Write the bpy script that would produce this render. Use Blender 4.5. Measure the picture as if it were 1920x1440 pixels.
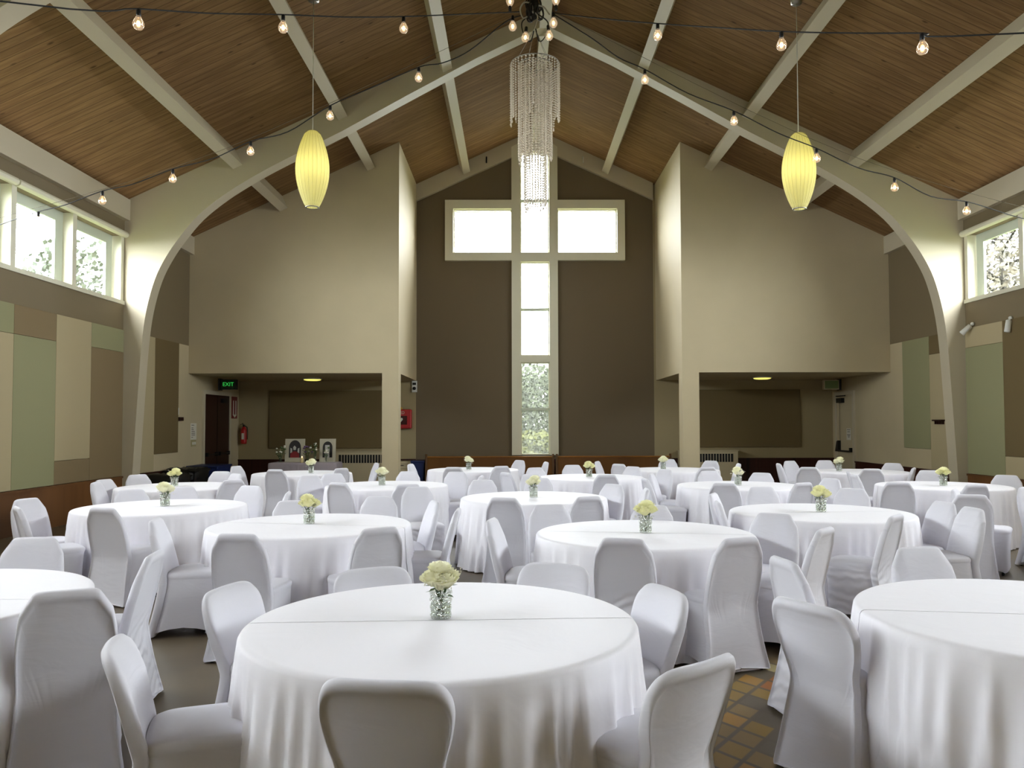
EXPOSURE, SKY, LAMP = 0.14, 42.0, 1.0
import bpy, math, random
from mathutils import Vector, Matrix
PI = math.pi
for o in list(bpy.data.objects): bpy.data.objects.remove(o)
COL = bpy.context.scene.collection
SC = bpy.context.scene

# ------------------------------------------------------------------ camera
cam = bpy.data.cameras.new('camera'); camo = bpy.data.objects.new('camera', cam); COL.objects.link(camo)
cam.sensor_fit = 'HORIZONTAL'; cam.sensor_width = 36; cam.lens = 27.827
cam.shift_x = -0.00714; cam.shift_y = 0.01052; cam.clip_end = 200
pitch, yaw, roll = 0.035978, 0.0073288, -0.002569
fwd = Vector((math.sin(yaw)*math.cos(pitch), math.cos(yaw)*math.cos(pitch), math.sin(pitch)))
rgt = Vector((math.cos(yaw), -math.sin(yaw), 0)); upv = rgt.cross(fwd)
r2 = math.cos(roll)*rgt + math.sin(roll)*upv; u2 = -math.sin(roll)*rgt + math.cos(roll)*upv
m = Matrix((r2, u2, -fwd)).transposed().to_4x4(); m.translation = (0, 0, 1.6)
camo.matrix_world = m
SC.camera = camo

# ------------------------------------------------------------------ sky, exposure
SC.view_settings.view_transform = 'Standard'; SC.view_settings.look = 'None'
SC.view_settings.exposure = EXPOSURE; SC.view_settings.gamma = 1; SC.view_settings.use_curve_mapping = False
wd = bpy.data.worlds.new('overcast_sky'); SC.world = wd; wd.use_nodes = True
wn = wd.node_tree; bg = wn.nodes['Background']
tc = wn.nodes.new('ShaderNodeTexCoord'); sx = wn.nodes.new('ShaderNodeSeparateXYZ'); cr = wn.nodes.new('ShaderNodeValToRGB')
wn.links.new(tc.outputs['Generated'], sx.inputs[0]); wn.links.new(sx.outputs['Z'], cr.inputs[0])
cr.color_ramp.elements[0].position = 0.0; cr.color_ramp.elements[0].color = (0.90, 0.93, 0.96, 1)
cr.color_ramp.elements[1].position = 0.7; cr.color_ramp.elements[1].color = (0.97, 0.98, 1.04, 1)
wn.links.new(cr.outputs[0], bg.inputs[0]); bg.inputs[1].default_value = SKY
SC.cycles.use_denoising = True
try: SC.cycles.denoiser = 'OPENIMAGEDENOISE'
except Exception: pass
SC.cycles.max_bounces = 8; SC.cycles.diffuse_bounces = 5; SC.cycles.glossy_bounces = 3
SC.cycles.transmission_bounces = 4; SC.cycles.transparent_max_bounces = 16
SC.cycles.sample_clamp_indirect = 8; SC.cycles.caustics_reflective = False; SC.cycles.caustics_refractive = False
SC.cycles.use_adaptive_sampling = True; SC.cycles.adaptive_threshold = 0.015

# hall dimensions (metres)
E0, W = 0.604, 7.803            # ridge position, half width
XL, XR = E0-W, E0+W
YF = (1.7, 8.07, 14.6)           # arch frames
YB, YK, YN = 17.556, 20.795, -5.0
ZE, SL, ZB = 5.738, 0.468, 2.722
ZR = ZE+SL*W
def roofz(x): return ZR-SL*abs(x-E0)
RT, ZT = 0.836, 0.745

# daylight comes in through the window openings: portals guide the sampling of the sky there
def portal(name, loc, rot, sx_, sy_):
    l = bpy.data.lights.new(name, 'AREA'); l.shape = 'RECTANGLE'; l.size = sx_; l.size_y = sy_
    l.cycles.is_portal = True
    o = bpy.data.objects.new(name, l); COL.objects.link(o); o.location = loc; o.rotation_euler = rot
for k in range(2):
    y = 11.4-6.35*k
    portal('sky_portal', (XL-0.30, y, 4.46), (0, -PI/2, 0), 1.25, 6.3)
    portal('sky_portal', (XR+0.30, y, 4.46), (0, PI/2, 0), 1.25, 6.3)
portal('sky_portal', (0.57, YK+0.3, 4.8), (-PI/2, 0, 0), 0.8, 8.1)
portal('sky_portal', (-0.8, YK+0.3, 6.68), (-PI/2, 0, 0), 1.55, 1.2)
portal('sky_portal', (1.95, YK+0.3, 6.68), (-PI/2, 0, 0), 1.6, 1.2)

# ------------------------------------------------------------------ helpers
def lin(c):
    return tuple(((v/255)/12.92 if v/255 <= .04045 else ((v/255+.055)/1.055)**2.4) for v in c)
def N(nt, t, **kw):
    n = nt.nodes.new(t)
    for k, v in kw.items():
        if k in n.inputs.keys(): n.inputs[k].default_value = v
        else: setattr(n, k, v)
    return n
def mat(name, col=(200,200,200), rough=.6, metal=0, bump=0, bscale=30, spec=.4, var=0, vscale=3, emis=None, estr=0, stretch=None, trans=0, sheen=0, alpha=1):
    m = bpy.data.materials.new(name); m.use_nodes = True; nt = m.node_tree; b = nt.nodes['Principled BSDF']
    c = lin(col); b.inputs['Base Color'].default_value = (*c, 1); b.inputs['Roughness'].default_value = rough
    b.inputs['Metallic'].default_value = metal; b.inputs['Specular IOR Level'].default_value = spec
    if trans: b.inputs['Transmission Weight'].default_value = trans
    if sheen: b.inputs['Sheen Weight'].default_value = sheen
    if emis: b.inputs['Emission Color'].default_value = (*lin(emis), 1); b.inputs['Emission Strength'].default_value = estr
    co = N(nt, 'ShaderNodeTexCoord'); mp = N(nt, 'ShaderNodeMapping'); nt.links.new(co.outputs['Object'], mp.inputs[0])
    if stretch: mp.inputs['Scale'].default_value = stretch
    if var:
        n = N(nt, 'ShaderNodeTexNoise', Scale=vscale, Detail=4.0); nt.links.new(mp.outputs[0], n.inputs['Vector'])
        r = N(nt, 'ShaderNodeValToRGB'); nt.links.new(n.outputs['Fac'], r.inputs[0])
        r.color_ramp.elements[0].position = .3; r.color_ramp.elements[1].position = .7
        r.color_ramp.elements[0].color = (*[v*(1-var) for v in c], 1); r.color_ramp.elements[1].color = (*[min(1, v*(1+var)) for v in c], 1)
        nt.links.new(r.outputs[0], b.inputs['Base Color'])
    if bump:
        n2 = N(nt, 'ShaderNodeTexNoise', Scale=bscale, Detail=5.0); nt.links.new(mp.outputs[0], n2.inputs['Vector'])
        bp = N(nt, 'ShaderNodeBump', Strength=bump, Distance=.01); nt.links.new(n2.outputs['Fac'], bp.inputs['Height']); nt.links.new(bp.outputs[0], b.inputs['Normal'])
    return m
class MB:
    def __init__(s): s.v = []; s.f = []; s.sm = []
    def add(s, vs, fs, smooth=False):
        o = len(s.v); s.v += [tuple(v) for v in vs]; s.f += [tuple(i+o for i in f) for f in fs]; s.sm += [smooth]*len(fs); return s
    def box(s, x0, x1, y0, y1, z0, z1):
        v = [(x0,y0,z0),(x1,y0,z0),(x1,y1,z0),(x0,y1,z0),(x0,y0,z1),(x1,y0,z1),(x1,y1,z1),(x0,y1,z1)]
        return s.add(v, [(0,3,2,1),(4,5,6,7),(0,1,5,4),(1,2,6,5),(2,3,7,6),(3,0,4,7)])
    def prism(s, poly, a0, a1, axis='y'):
        n = len(poly); P = lambda p, a: (p[0], a, p[1]) if axis == 'y' else ((a, p[0], p[1]) if axis == 'x' else (p[0], p[1], a))
        v = [P(p, a0) for p in poly]+[P(p, a1) for p in poly]
        f = [tuple(range(n-1, -1, -1)), tuple(range(n, 2*n))]+[(i, (i+1) % n, n+(i+1) % n, n+i) for i in range(n)]
        return s.add(v, f)
    def rings(s, rings, closed=True, cap0=False, cap1=False, smooth=True):
        n = len(rings[0]); v = [p for r in rings for p in r]; f = []
        for j in range(len(rings)-1):
            for i in range(n if closed else n-1):
                f.append((j*n+i, j*n+(i+1) % n, (j+1)*n+(i+1) % n, (j+1)*n+i))
        if cap0: f.append(tuple(range(n-1, -1, -1)))
        if cap1: f.append(tuple((len(rings)-1)*n+i for i in range(n)))
        return s.add(v, f, smooth)
    def lathe(s, prof, cx=0, cy=0, cz=0, n=24, smooth=True, cap=True):
        R = [[(cx+r*math.cos(2*PI*i/n), cy+r*math.sin(2*PI*i/n), cz+z) for i in range(n)] for r, z in prof]
        return s.rings(R, cap0=cap, cap1=cap, smooth=smooth)
    def tube(s, pts, r=.01, n=8, smooth=True):
        pts = [Vector(p) for p in pts]; R = []; pu = None
        for i, p in enumerate(pts):
            d = (pts[min(i+1, len(pts)-1)]-pts[max(i-1, 0)]).normalized()
            u = d.orthogonal().normalized() if pu is None else (pu-d*pu.dot(d)).normalized()
            pu = u; w = d.cross(u); rr = r[i] if isinstance(r, (list, tuple)) else r
            R.append([tuple(p+rr*(math.cos(2*PI*k/n)*u+math.sin(2*PI*k/n)*w)) for k in range(n)])
        return s.rings(R, cap0=True, cap1=True, smooth=smooth)
    def ball(s, c, r, n=12, sc=(1,1,1)):
        R = []
        for j in range(1, n//2+1):
            t = PI*j/(n//2+1); R.append([(c[0]+sc[0]*r*math.sin(t)*math.cos(2*PI*i/n), c[1]+sc[1]*r*math.sin(t)*math.sin(2*PI*i/n), c[2]-sc[2]*r*math.cos(t)) for i in range(n)])
        return s.rings(R, cap0=True, cap1=True)
    def mesh(s, name, mt):
        me = bpy.data.meshes.new(name); me.from_pydata(s.v, [], s.f)
        me.polygons.foreach_set('use_smooth', s.sm); me.materials.append(mt); me.update(); return me
    def build(s, name, mt, parent=None, loc=None, rot=None, bevel=0):
        o = bpy.data.objects.new(name, s.mesh(name, mt)); COL.objects.link(o)
        if parent: o.parent = parent
        if loc: o.location = loc
        if rot: o.rotation_euler = rot
        if bevel:
            b = o.modifiers.new('bevel', 'BEVEL'); b.width = bevel; b.segments = 2; b.limit_method = 'ANGLE'
        return o
def empty(name, loc, rz=0):
    o = bpy.data.objects.new(name, None); COL.objects.link(o); o.location = loc; o.rotation_euler = (0, 0, rz); o.empty_display_size = .1; return o
def tag(o, label, cat, group=None):
    o['label'] = label; o['category'] = cat
    if group: o['group'] = group
    return o
def struct(o, label=None):
    o['kind'] = 'structure'
    if label: o['label'] = label
    return o
def copy_tree(o, parent=None):
    c = o.copy(); COL.objects.link(c)
    if parent: c.parent = parent
    for ch in list(o.children): copy_tree(ch, c)
    return c
def spline(pts, k=6):
    P = [Vector(p) for p in pts]; P = [P[0]]+P+[P[-1]]; out = []
    for i in range(1, len(P)-2):
        a, b, c, d = P[i-1:i+3]
        for j in range(k):
            t = j/k; out.append(.5*((2*b)+(-a+c)*t+(2*a-5*b+4*c-d)*t*t+(-a+3*b-3*c+d)*t**3))
    out.append(P[-2]); return out

def letters(name, body, size, mt, parent, loc):
    cu = bpy.data.curves.new(name, 'FONT'); cu.body = body; cu.size = size; cu.align_x = 'CENTER'; cu.align_y = 'CENTER'; cu.extrude = .002
    tmp = bpy.data.objects.new('tmp', cu); COL.objects.link(tmp); bpy.context.view_layer.update()
    me = bpy.data.meshes.new_from_object(tmp.evaluated_get(bpy.context.evaluated_depsgraph_get())); bpy.data.objects.remove(tmp)
    me.materials.clear(); me.materials.append(mt); o = bpy.data.objects.new(name, me); COL.objects.link(o); o.parent = parent; o.location = loc; o.rotation_euler = (PI/2, 0, 0)

# ------------------------------------------------------------------ materials
CREAM = mat('cream_paint', (192,178,146), .65, bump=.05, bscale=60, var=.03, vscale=1.5)
BEIGE = mat('beige_trim_paint', (194,184,160), .55, bump=.05, bscale=40)
TAUPE = mat('taupe_paint', (122,108,82), .7, bump=.05, bscale=60)
DARKT = mat('dark_taupe_paint', (108,94,72), .75, bump=.05, bscale=60)
WHITEF = mat('window_casing_paint', (222,218,196), .45)
SASH = mat('grey_sash_paint', (205,212,196), .4)
PAN_CREAM = mat('cream_panel_cloth', (178,164,130), .9, bump=.15, bscale=300)
PAN_GREEN = mat('sage_panel_cloth', (148,146,110), .9, bump=.15, bscale=300)
PAN_TAUPE = mat('taupe_panel_cloth', (132,114,84), .9, bump=.15, bscale=300)
PAN_DTAUPE = mat('brown_panel_cloth', (110,94,62), .9, bump=.15, bscale=300)
GRILLE = mat('dark_grille', (22,20,16), .6)
BLACK = mat('black_plastic', (16,15,15), .45)
BROWNP = mat('dark_brown_paint', (44,16,10), .4)
CHROME = mat('chrome', (200,200,205), .2, metal=1)
METAL = mat('brushed_metal', (150,145,135), .35, metal=1)
RED = mat('red_plastic', (170,20,24), .35)
WHITEP = mat('white_plastic', (225,225,220), .5)
PAPER = mat('white_paper', (214,210,196), .8)
INK = mat('ink', (60,55,48), .8)
BLUE = mat('navy_plastic', (22,36,84), .5)
ROPE = mat('black_cable', (18,16,14), .6)
GREENL = mat('exit_green_light', (30,160,60), .5, emis=(60,220,90), estr=.55*LAMP)
DGREEN = mat('exit_dark_face', (16,40,16), .5)

def wood(name, dark, light, plank=.14, along='x', knots=True, rough=.55, scale=1.0, spec=.3):
    """boards: 'along' is the direction the boards run, plank the width across it"""
    m = bpy.data.materials.new(name); m.use_nodes = True; nt = m.node_tree; b = nt.nodes['Principled BSDF']
    co = N(nt, 'ShaderNodeTexCoord'); sp = N(nt, 'ShaderNodeSeparateXYZ'); nt.links.new(co.outputs['Object'], sp.inputs[0])
    ax = {'x': ('X', 'Y'), 'y': ('Y', 'X'), 'z': ('Z', 'X')}[along]
    dv = N(nt, 'ShaderNodeMath', operation='DIVIDE'); dv.inputs[1].default_value = plank; nt.links.new(sp.outputs[ax[1]], dv.inputs[0])
    fl = N(nt, 'ShaderNodeMath', operation='FLOOR'); nt.links.new(dv.outputs[0], fl.inputs[0])
    fr = N(nt, 'ShaderNodeMath', operation='FRACT'); nt.links.new(dv.outputs[0], fr.inputs[0])
    wn_ = N(nt, 'ShaderNodeTexWhiteNoise', noise_dimensions='1D'); nt.links.new(fl.outputs[0], wn_.inputs['W'])
    cb = N(nt, 'ShaderNodeCombineXYZ')
    s1 = N(nt, 'ShaderNodeMath', operation='MULTIPLY'); s1.inputs[1].default_value = 1.2*scale; nt.links.new(sp.outputs[ax[0]], s1.inputs[0])
    s2 = N(nt, 'ShaderNodeMath', operation='MULTIPLY'); s2.inputs[1].default_value = 14*scale; nt.links.new(sp.outputs[ax[1]], s2.inputs[0])
    s3 = N(nt, 'ShaderNodeMath', operation='MULTIPLY'); s3.inputs[1].default_value = 40; nt.links.new(wn_.outputs['Value'], s3.inputs[0])
    nt.links.new(s1.outputs[0], cb.inputs[0]); nt.links.new(s2.outputs[0], cb.inputs[1]); nt.links.new(s3.outputs[0], cb.inputs[2])
    n = N(nt, 'ShaderNodeTexNoise', Scale=1.5, Detail=6.0, Distortion=.6); nt.links.new(cb.outputs[0], n.inputs['Vector'])
    r = N(nt, 'ShaderNodeValToRGB'); nt.links.new(n.outputs['Fac'], r.inputs[0])
    r.color_ramp.elements[0].position = .32; r.color_ramp.elements[1].position = .68
    r.color_ramp.elements[0].color = (*lin(dark), 1); r.color_ramp.elements[1].color = (*lin(light), 1)
    # per board tone
    hv = N(nt, 'ShaderNodeHueSaturation'); nt.links.new(r.outputs[0], hv.inputs['Color'])
    mr = N(nt, 'ShaderNodeMapRange'); mr.inputs['To Min'].default_value = .92; mr.inputs['To Max'].default_value = 1.07
    nt.links.new(wn_.outputs['Value'], mr.inputs['Value']); nt.links.new(mr.outputs[0], hv.inputs['Value'])
    # groove
    ab = N(nt, 'ShaderNodeMath', operation='LESS_THAN'); ab.inputs[1].default_value = .07; nt.links.new(fr.outputs[0], ab.inputs[0])
    mx = N(nt, 'ShaderNodeMix', data_type='RGBA'); mx.inputs[7].default_value = (*[v*.35 for v in lin(dark)], 1)
    gm = N(nt, 'ShaderNodeMath', operation='MULTIPLY'); gm.inputs[1].default_value = .75; nt.links.new(ab.outputs[0], gm.inputs[0])
    nt.links.new(gm.outputs[0], mx.inputs[0]); nt.links.new(hv.outputs[0], mx.inputs[6])
    last = mx.outputs[2]
    if knots:
        cb2 = N(nt, 'ShaderNodeCombineXYZ'); k1 = N(nt, 'ShaderNodeMath', operation='MULTIPLY'); k1.inputs[1].default_value = .8; nt.links.new(sp.outputs[ax[0]], k1.inputs[0])
        nt.links.new(k1.outputs[0], cb2.inputs[0]); k2 = N(nt, 'ShaderNodeMath', operation='MULTIPLY'); k2.inputs[1].default_value = 1.6; nt.links.new(sp.outputs[ax[1]], k2.inputs[0]); nt.links.new(k2.outputs[0], cb2.inputs[1])
        vo = N(nt, 'ShaderNodeTexVoronoi', Scale=2.2, Randomness=1.0); nt.links.new(cb2.outputs[0], vo.inputs['Vector'])
        lt = N(nt, 'ShaderNodeMapRange'); lt.inputs['From Min'].default_value = .04; lt.inputs['From Max'].default_value = .10; lt.inputs['To Min'].default_value = .8; lt.inputs['To Max'].default_value = 0
        nt.links.new(vo.outputs['Distance'], lt.inputs['Value'])
        mk = N(nt, 'ShaderNodeMix', data_type='RGBA'); mk.inputs[7].default_value = (*[v*.35 for v in lin(dark)], 1)
        nt.links.new(lt.outputs[0], mk.inputs[0]); nt.links.new(last, mk.inputs[6]); last = mk.outputs[2]
    nt.links.new(last, b.inputs['Base Color']); b.inputs['Roughness'].default_value = rough; b.inputs['Specular IOR Level'].default_value = spec
    bp = N(nt, 'ShaderNodeBump', Strength=.4, Distance=.006, invert=True); nt.links.new(ab.outputs[0], bp.inputs['Height']); nt.links.new(bp.outputs[0], b.inputs['Normal'])
    return m
DECK = wood('roof_deck_boards', (118,90,60), (140,111,76), .15, 'x', rough=.85, spec=.08)
WAINS = wood('oak_wainscot', (88,56,28), (116,76,40), 1.22, 'y', knots=False)
WAIND = wood('mahogany_wainscot', (44,16,10), (60,24,14), 1.22, 'y', knots=False)
PEWW = wood('oak_pew', (128,80,28), (158,106,42), 5, 'x', knots=False, rough=.4)

def glass_mat(name, tint=(1,1,1), gloss=.06):
    m = bpy.data.materials.new(name); m.use_nodes = True; nt = m.node_tree; nt.nodes.remove(nt.nodes['Principled BSDF'])
    t = N(nt, 'ShaderNodeBsdfTransparent'); t.inputs[0].default_value = (*tint, 1); g = N(nt, 'ShaderNodeBsdfGlossy'); g.inputs['Roughness'].default_value = .03
    mx = N(nt, 'ShaderNodeMixShader'); mx.inputs[0].default_value = gloss
    nt.links.new(t.outputs[0], mx.inputs[1]); nt.links.new(g.outputs[0], mx.inputs[2]); nt.links.new(mx.outputs[0], nt.nodes['Material Output'].inputs[0]); return m
PANE = glass_mat('window_glass', (.92,.94,.93))
def hammered():
    m = glass_mat('textured_glass', (.38,.40,.36), .05); nt = m.node_tree
    tl = N(nt, 'ShaderNodeBsdfTranslucent'); tl.inputs[0].default_value = (.5,.52,.48,1)
    co = N(nt, 'ShaderNodeTexCoord'); no = N(nt, 'ShaderNodeTexNoise', Scale=22.0, Detail=2.0); nt.links.new(co.outputs['Object'], no.inputs['Vector'])
    mr = N(nt, 'ShaderNodeMapRange'); mr.inputs['From Min'].default_value = .3; mr.inputs['From Max'].default_value = .7; mr.inputs['To Min'].default_value = .01; mr.inputs['To Max'].default_value = .10
    nt.links.new(no.outputs['Fac'], mr.inputs['Value'])
    old = [n for n in nt.nodes if n.type == 'MIX_SHADER'][0]; mx = N(nt, 'ShaderNodeMixShader'); nt.links.new(mr.outputs[0], mx.inputs[0])
    nt.links.new(old.outputs[0], mx.inputs[1]); nt.links.new(tl.outputs[0], mx.inputs[2]); nt.links.new(mx.outputs[0], nt.nodes['Material Output'].inputs[0]); return m
TEXG = hammered()
CRYSTAL = mat('crystal', (238,226,206), .12, trans=.25, spec=.9)
VASEG = glass_mat('cut_vase_glass', (.93,.95,.92), .3)
_nt = VASEG.node_tree; _g = [n for n in _nt.nodes if n.type == 'BSDF_GLOSSY'][0]
_co = N(_nt, 'ShaderNodeTexCoord'); _v = N(_nt, 'ShaderNodeTexVoronoi', Scale=70.0); _b = N(_nt, 'ShaderNodeBump', Strength=1.0, Distance=.02)
_nt.links.new(_co.outputs['Object'], _v.inputs['Vector']); _nt.links.new(_v.outputs['Distance'], _b.inputs['Height']); _nt.links.new(_b.outputs[0], _g.inputs['Normal'])
BULBG = glass_mat('bulb_glass', (1,.93,.82), .22)
_nt = BULBG.node_tree; _old = [n for n in _nt.nodes if n.type == 'MIX_SHADER'][0]; _e = N(_nt, 'ShaderNodeEmission'); _e.inputs[0].default_value = (1, .72, .46, 1); _e.inputs[1].default_value = .2
_as = N(_nt, 'ShaderNodeAddShader'); _nt.links.new(_old.outputs[0], _as.inputs[0]); _nt.links.new(_e.outputs[0], _as.inputs[1]); _nt.links.new(_as.outputs[0], _nt.nodes['Material Output'].inputs[0])
FILAM = mat('filament_glow', (255,220,160), .5, emis=(255,196,120), estr=6*LAMP)

def cloth_mat(name, col, wr=.35, creases=False):
    m = bpy.data.materials.new(name); m.use_nodes = True; nt = m.node_tree; b = nt.nodes['Principled BSDF']
    b.inputs['Base Color'].default_value = (*lin(col), 1); b.inputs['Roughness'].default_value = .62; b.inputs['Specular IOR Level'].default_value = .35
    b.inputs['Sheen Weight'].default_value = .12
    co = N(nt, 'ShaderNodeTexCoord'); oi = N(nt, 'ShaderNodeObjectInfo'); va = N(nt, 'ShaderNodeVectorMath', operation='ADD')
    ml = N(nt, 'ShaderNodeMath', operation='MULTIPLY'); ml.inputs[1].default_value = 37; nt.links.new(oi.outputs['Random'], ml.inputs[0])
    nt.links.new(co.outputs['Object'], va.inputs[0]); nt.links.new(ml.outputs[0], va.inputs[1])
    mp = N(nt, 'ShaderNodeMapping'); mp.inputs['Scale'].default_value = (1, 1, 1.0) if creases else (.6, .6, 1.9); nt.links.new(va.outputs[0], mp.inputs[0])
    n = N(nt, 'ShaderNodeTexNoise', Scale=3.0 if creases else 5.0, Detail=3.0, Distortion=1.2); nt.links.new(mp.outputs[0], n.inputs['Vector'])
    bp = N(nt, 'ShaderNodeBump', Strength=wr, Distance=.03); nt.links.new(n.outputs['Fac'], bp.inputs['Height'])
    last = bp
    if creases:
        sp = N(nt, 'ShaderNodeSeparateXYZ'); nt.links.new(co.outputs['Object'], sp.inputs[0]); hs = []
        for k in ('Y',):
            a = N(nt, 'ShaderNodeMath', operation='ABSOLUTE'); nt.links.new(sp.outputs[k], a.inputs[0])
            mr = N(nt, 'ShaderNodeMapRange', interpolation_type='SMOOTHSTEP'); mr.inputs['From Max'].default_value = .009; mr.inputs['To Min'].default_value = 1; mr.inputs['To Max'].default_value = 0
            nt.links.new(a.outputs[0], mr.inputs['Value']); hs.append(mr)
        mxm = N(nt, 'ShaderNodeMath', operation='MAXIMUM'); nt.links.new(hs[0].outputs[0], mxm.inputs[0]); mxm.inputs[1].default_value = 0
        b2 = N(nt, 'ShaderNodeBump', Strength=1.0, Distance=.010); nt.links.new(mxm.outputs[0], b2.inputs['Height']); nt.links.new(bp.outputs[0], b2.inputs['Normal']); last = b2
    nt.links.new(last.outputs[0], b.inputs['Normal']); return m
SPANDEX = cloth_mat('white_stretch_cloth', (220,219,227), .14)
CREASED = cloth_mat('creased_stretch_cloth', (220,219,227), .2)
LINEN = cloth_mat('white_table_linen', (242,240,246), .16, True)
GREYC = cloth_mat('grey_table_cloth', (150,140,146), .3, True)

# deep horizontal creases low on the cover of some chairs
_nt = CREASED.node_tree; _co = N(_nt, 'ShaderNodeTexCoord'); _mp = N(_nt, 'ShaderNodeMapping'); _mp.inputs['Rotation'].default_value = (0, .35, .1); _nt.links.new(_co.outputs['Object'], _mp.inputs[0])
_w = N(_nt, 'ShaderNodeTexWave', bands_direction='Z', Scale=4.5, Distortion=9.0, Detail=2.0); _w.inputs['Detail Scale'].default_value = .8; _nt.links.new(_mp.outputs[0], _w.inputs['Vector'])
_sp = N(_nt, 'ShaderNodeSeparateXYZ'); _nt.links.new(_co.outputs['Object'], _sp.inputs[0]); _mr = N(_nt, 'ShaderNodeMapRange'); _mr.inputs['From Min'].default_value = .34; _mr.inputs['From Max'].default_value = .56; _mr.inputs['To Min'].default_value = 1; _mr.inputs['To Max'].default_value = 0; _nt.links.new(_sp.outputs['Z'], _mr.inputs['Value'])
_mu = N(_nt, 'ShaderNodeMath', operation='MULTIPLY'); _nt.links.new(_w.outputs['Fac'], _mu.inputs[0]); _nt.links.new(_mr.outputs[0], _mu.inputs[1])
_b = N(_nt, 'ShaderNodeBump', Strength=.45, Distance=.02); _nt.links.new(_mu.outputs[0], _b.inputs['Height']); _nt.links.new(_b.outputs[0], _nt.nodes['Principled BSDF'].inputs['Normal'])
ALCOVE = mat('alcove_cream_shaded', (158,143,108), .65, bump=.05, bscale=60)  # wall cream darkened: the shade of the deep alcoves is put into the colour
# ================================================================== THE SETTING
# floor: worn grey-brown concrete with a painted mosaic of diamond tiles on the right
def floor_mat():
    m = bpy.data.materials.new('polished_floor'); m.use_nodes = True; nt = m.node_tree; b = nt.nodes['Principled BSDF']
    co = N(nt, 'ShaderNodeTexCoord')
    n = N(nt, 'ShaderNodeTexNoise', Scale=1.3, Detail=6.0); nt.links.new(co.outputs['Object'], n.inputs['Vector'])
    r = N(nt, 'ShaderNodeValToRGB'); nt.links.new(n.outputs['Fac'], r.inputs[0])
    r.color_ramp.elements[0].position = .3; r.color_ramp.elements[1].position = .7
    r.color_ramp.elements[0].color = (*lin((84,73,57)), 1); r.color_ramp.elements[1].color = (*lin((112,100,80)), 1)
    mp = N(nt, 'ShaderNodeMapping'); mp.inputs['Rotation'].default_value = (0, 0, PI/4); mp.inputs['Scale'].default_value = (7.2, 5.4, 1); nt.links.new(co.outputs['Object'], mp.inputs[0])
    sp = N(nt, 'ShaderNodeSeparateXYZ'); nt.links.new(mp.outputs[0], sp.inputs[0]); fls = []; frs = []
    for k in ('X', 'Y'):
        f = N(nt, 'ShaderNodeMath', operation='FLOOR'); nt.links.new(sp.outputs[k], f.inputs[0]); fls.append(f)
        g = N(nt, 'ShaderNodeMath', operation='PINGPONG'); g.inputs[1].default_value = .5; nt.links.new(sp.outputs[k], g.inputs[0]); frs.append(g)
    cb = N(nt, 'ShaderNodeCombineXYZ'); nt.links.new(fls[0].outputs[0], cb.inputs[0]); nt.links.new(fls[1].outputs[0], cb.inputs[1])
    w = N(nt, 'ShaderNodeTexWhiteNoise', noise_dimensions='2D'); nt.links.new(cb.outputs[0], w.inputs['Vector'])
    cr_ = N(nt, 'ShaderNodeValToRGB'); cr_.color_ramp.interpolation = 'CONSTANT'; nt.links.new(w.outputs['Value'], cr_.inputs[0])
    el = cr_.color_ramp.elements; el[0].color = (*lin((100,90,72)), 1); el[1].position = .34; el[1].color = (*lin((146,118,50)), 1)
    for p, c in ((.52, (166,126,52)), (.70, (160,100,48)), (.76, (136,112,62)), (.90, (186,172,124))):
        e = el.new(p); e.color = (*lin(c), 1)
    mn = N(nt, 'ShaderNodeMath', operation='MINIMUM'); nt.links.new(frs[0].outputs[0], mn.inputs[0]); nt.links.new(frs[1].outputs[0], mn.inputs[1])
    gt = N(nt, 'ShaderNodeMapRange'); gt.inputs['From Min'].default_value = .05; gt.inputs['From Max'].default_value = .11; nt.links.new(mn.outputs[0], gt.inputs['Value'])
    # where the mosaic lies: a disc on the right of the hall
    ds = N(nt, 'ShaderNodeVectorMath', operation='DISTANCE'); ds.inputs[1].default_value = (2.6, 3.4, 0); nt.links.new(co.outputs['Object'], ds.inputs[0])
    md = N(nt, 'ShaderNodeMapRange'); md.inputs['From Min'].default_value = 2.3; md.inputs['From Max'].default_value = 2.0; nt.links.new(ds.outputs['Value'], md.inputs['Value'])
    mu = N(nt, 'ShaderNodeMath', operation='MULTIPLY'); nt.links.new(gt.outputs[0], mu.inputs[0]); nt.links.new(md.outputs[0], mu.inputs[1])
    mx = N(nt, 'ShaderNodeMix', data_type='RGBA'); nt.links.new(mu.outputs[0], mx.inputs[0]); nt.links.new(r.outputs[0], mx.inputs[6]); nt.links.new(cr_.outputs[0], mx.inputs[7])
    nt.links.new(mx.outputs[2], b.inputs['Base Color'])
    r2_ = N(nt, 'ShaderNodeMapRange'); r2_.inputs['To Min'].default_value = .28; r2_.inputs['To Max'].default_value = .5; nt.links.new(n.outputs['Fac'], r2_.inputs['Value']); nt.links.new(r2_.outputs[0], b.inputs['Roughness'])
    b.inputs['Specular IOR Level'].default_value = .4
    return m
struct(MB().box(XL-.3, XR+.3, YN-.3, YK+.3, -.2, 0).build('floor', floor_mat()))
# roof deck
for sgn, nm in ((-1, 'ceiling'), (1, 'ceiling')):
    xe = E0+sgn*(W+.35); poly = [(E0, ZR), (xe, roofz(xe)), (xe, roofz(xe)+.2), (E0, ZR+.2)]
    struct(MB().prism(poly, YN-.3, YK+.35).build(nm, DECK))
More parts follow.
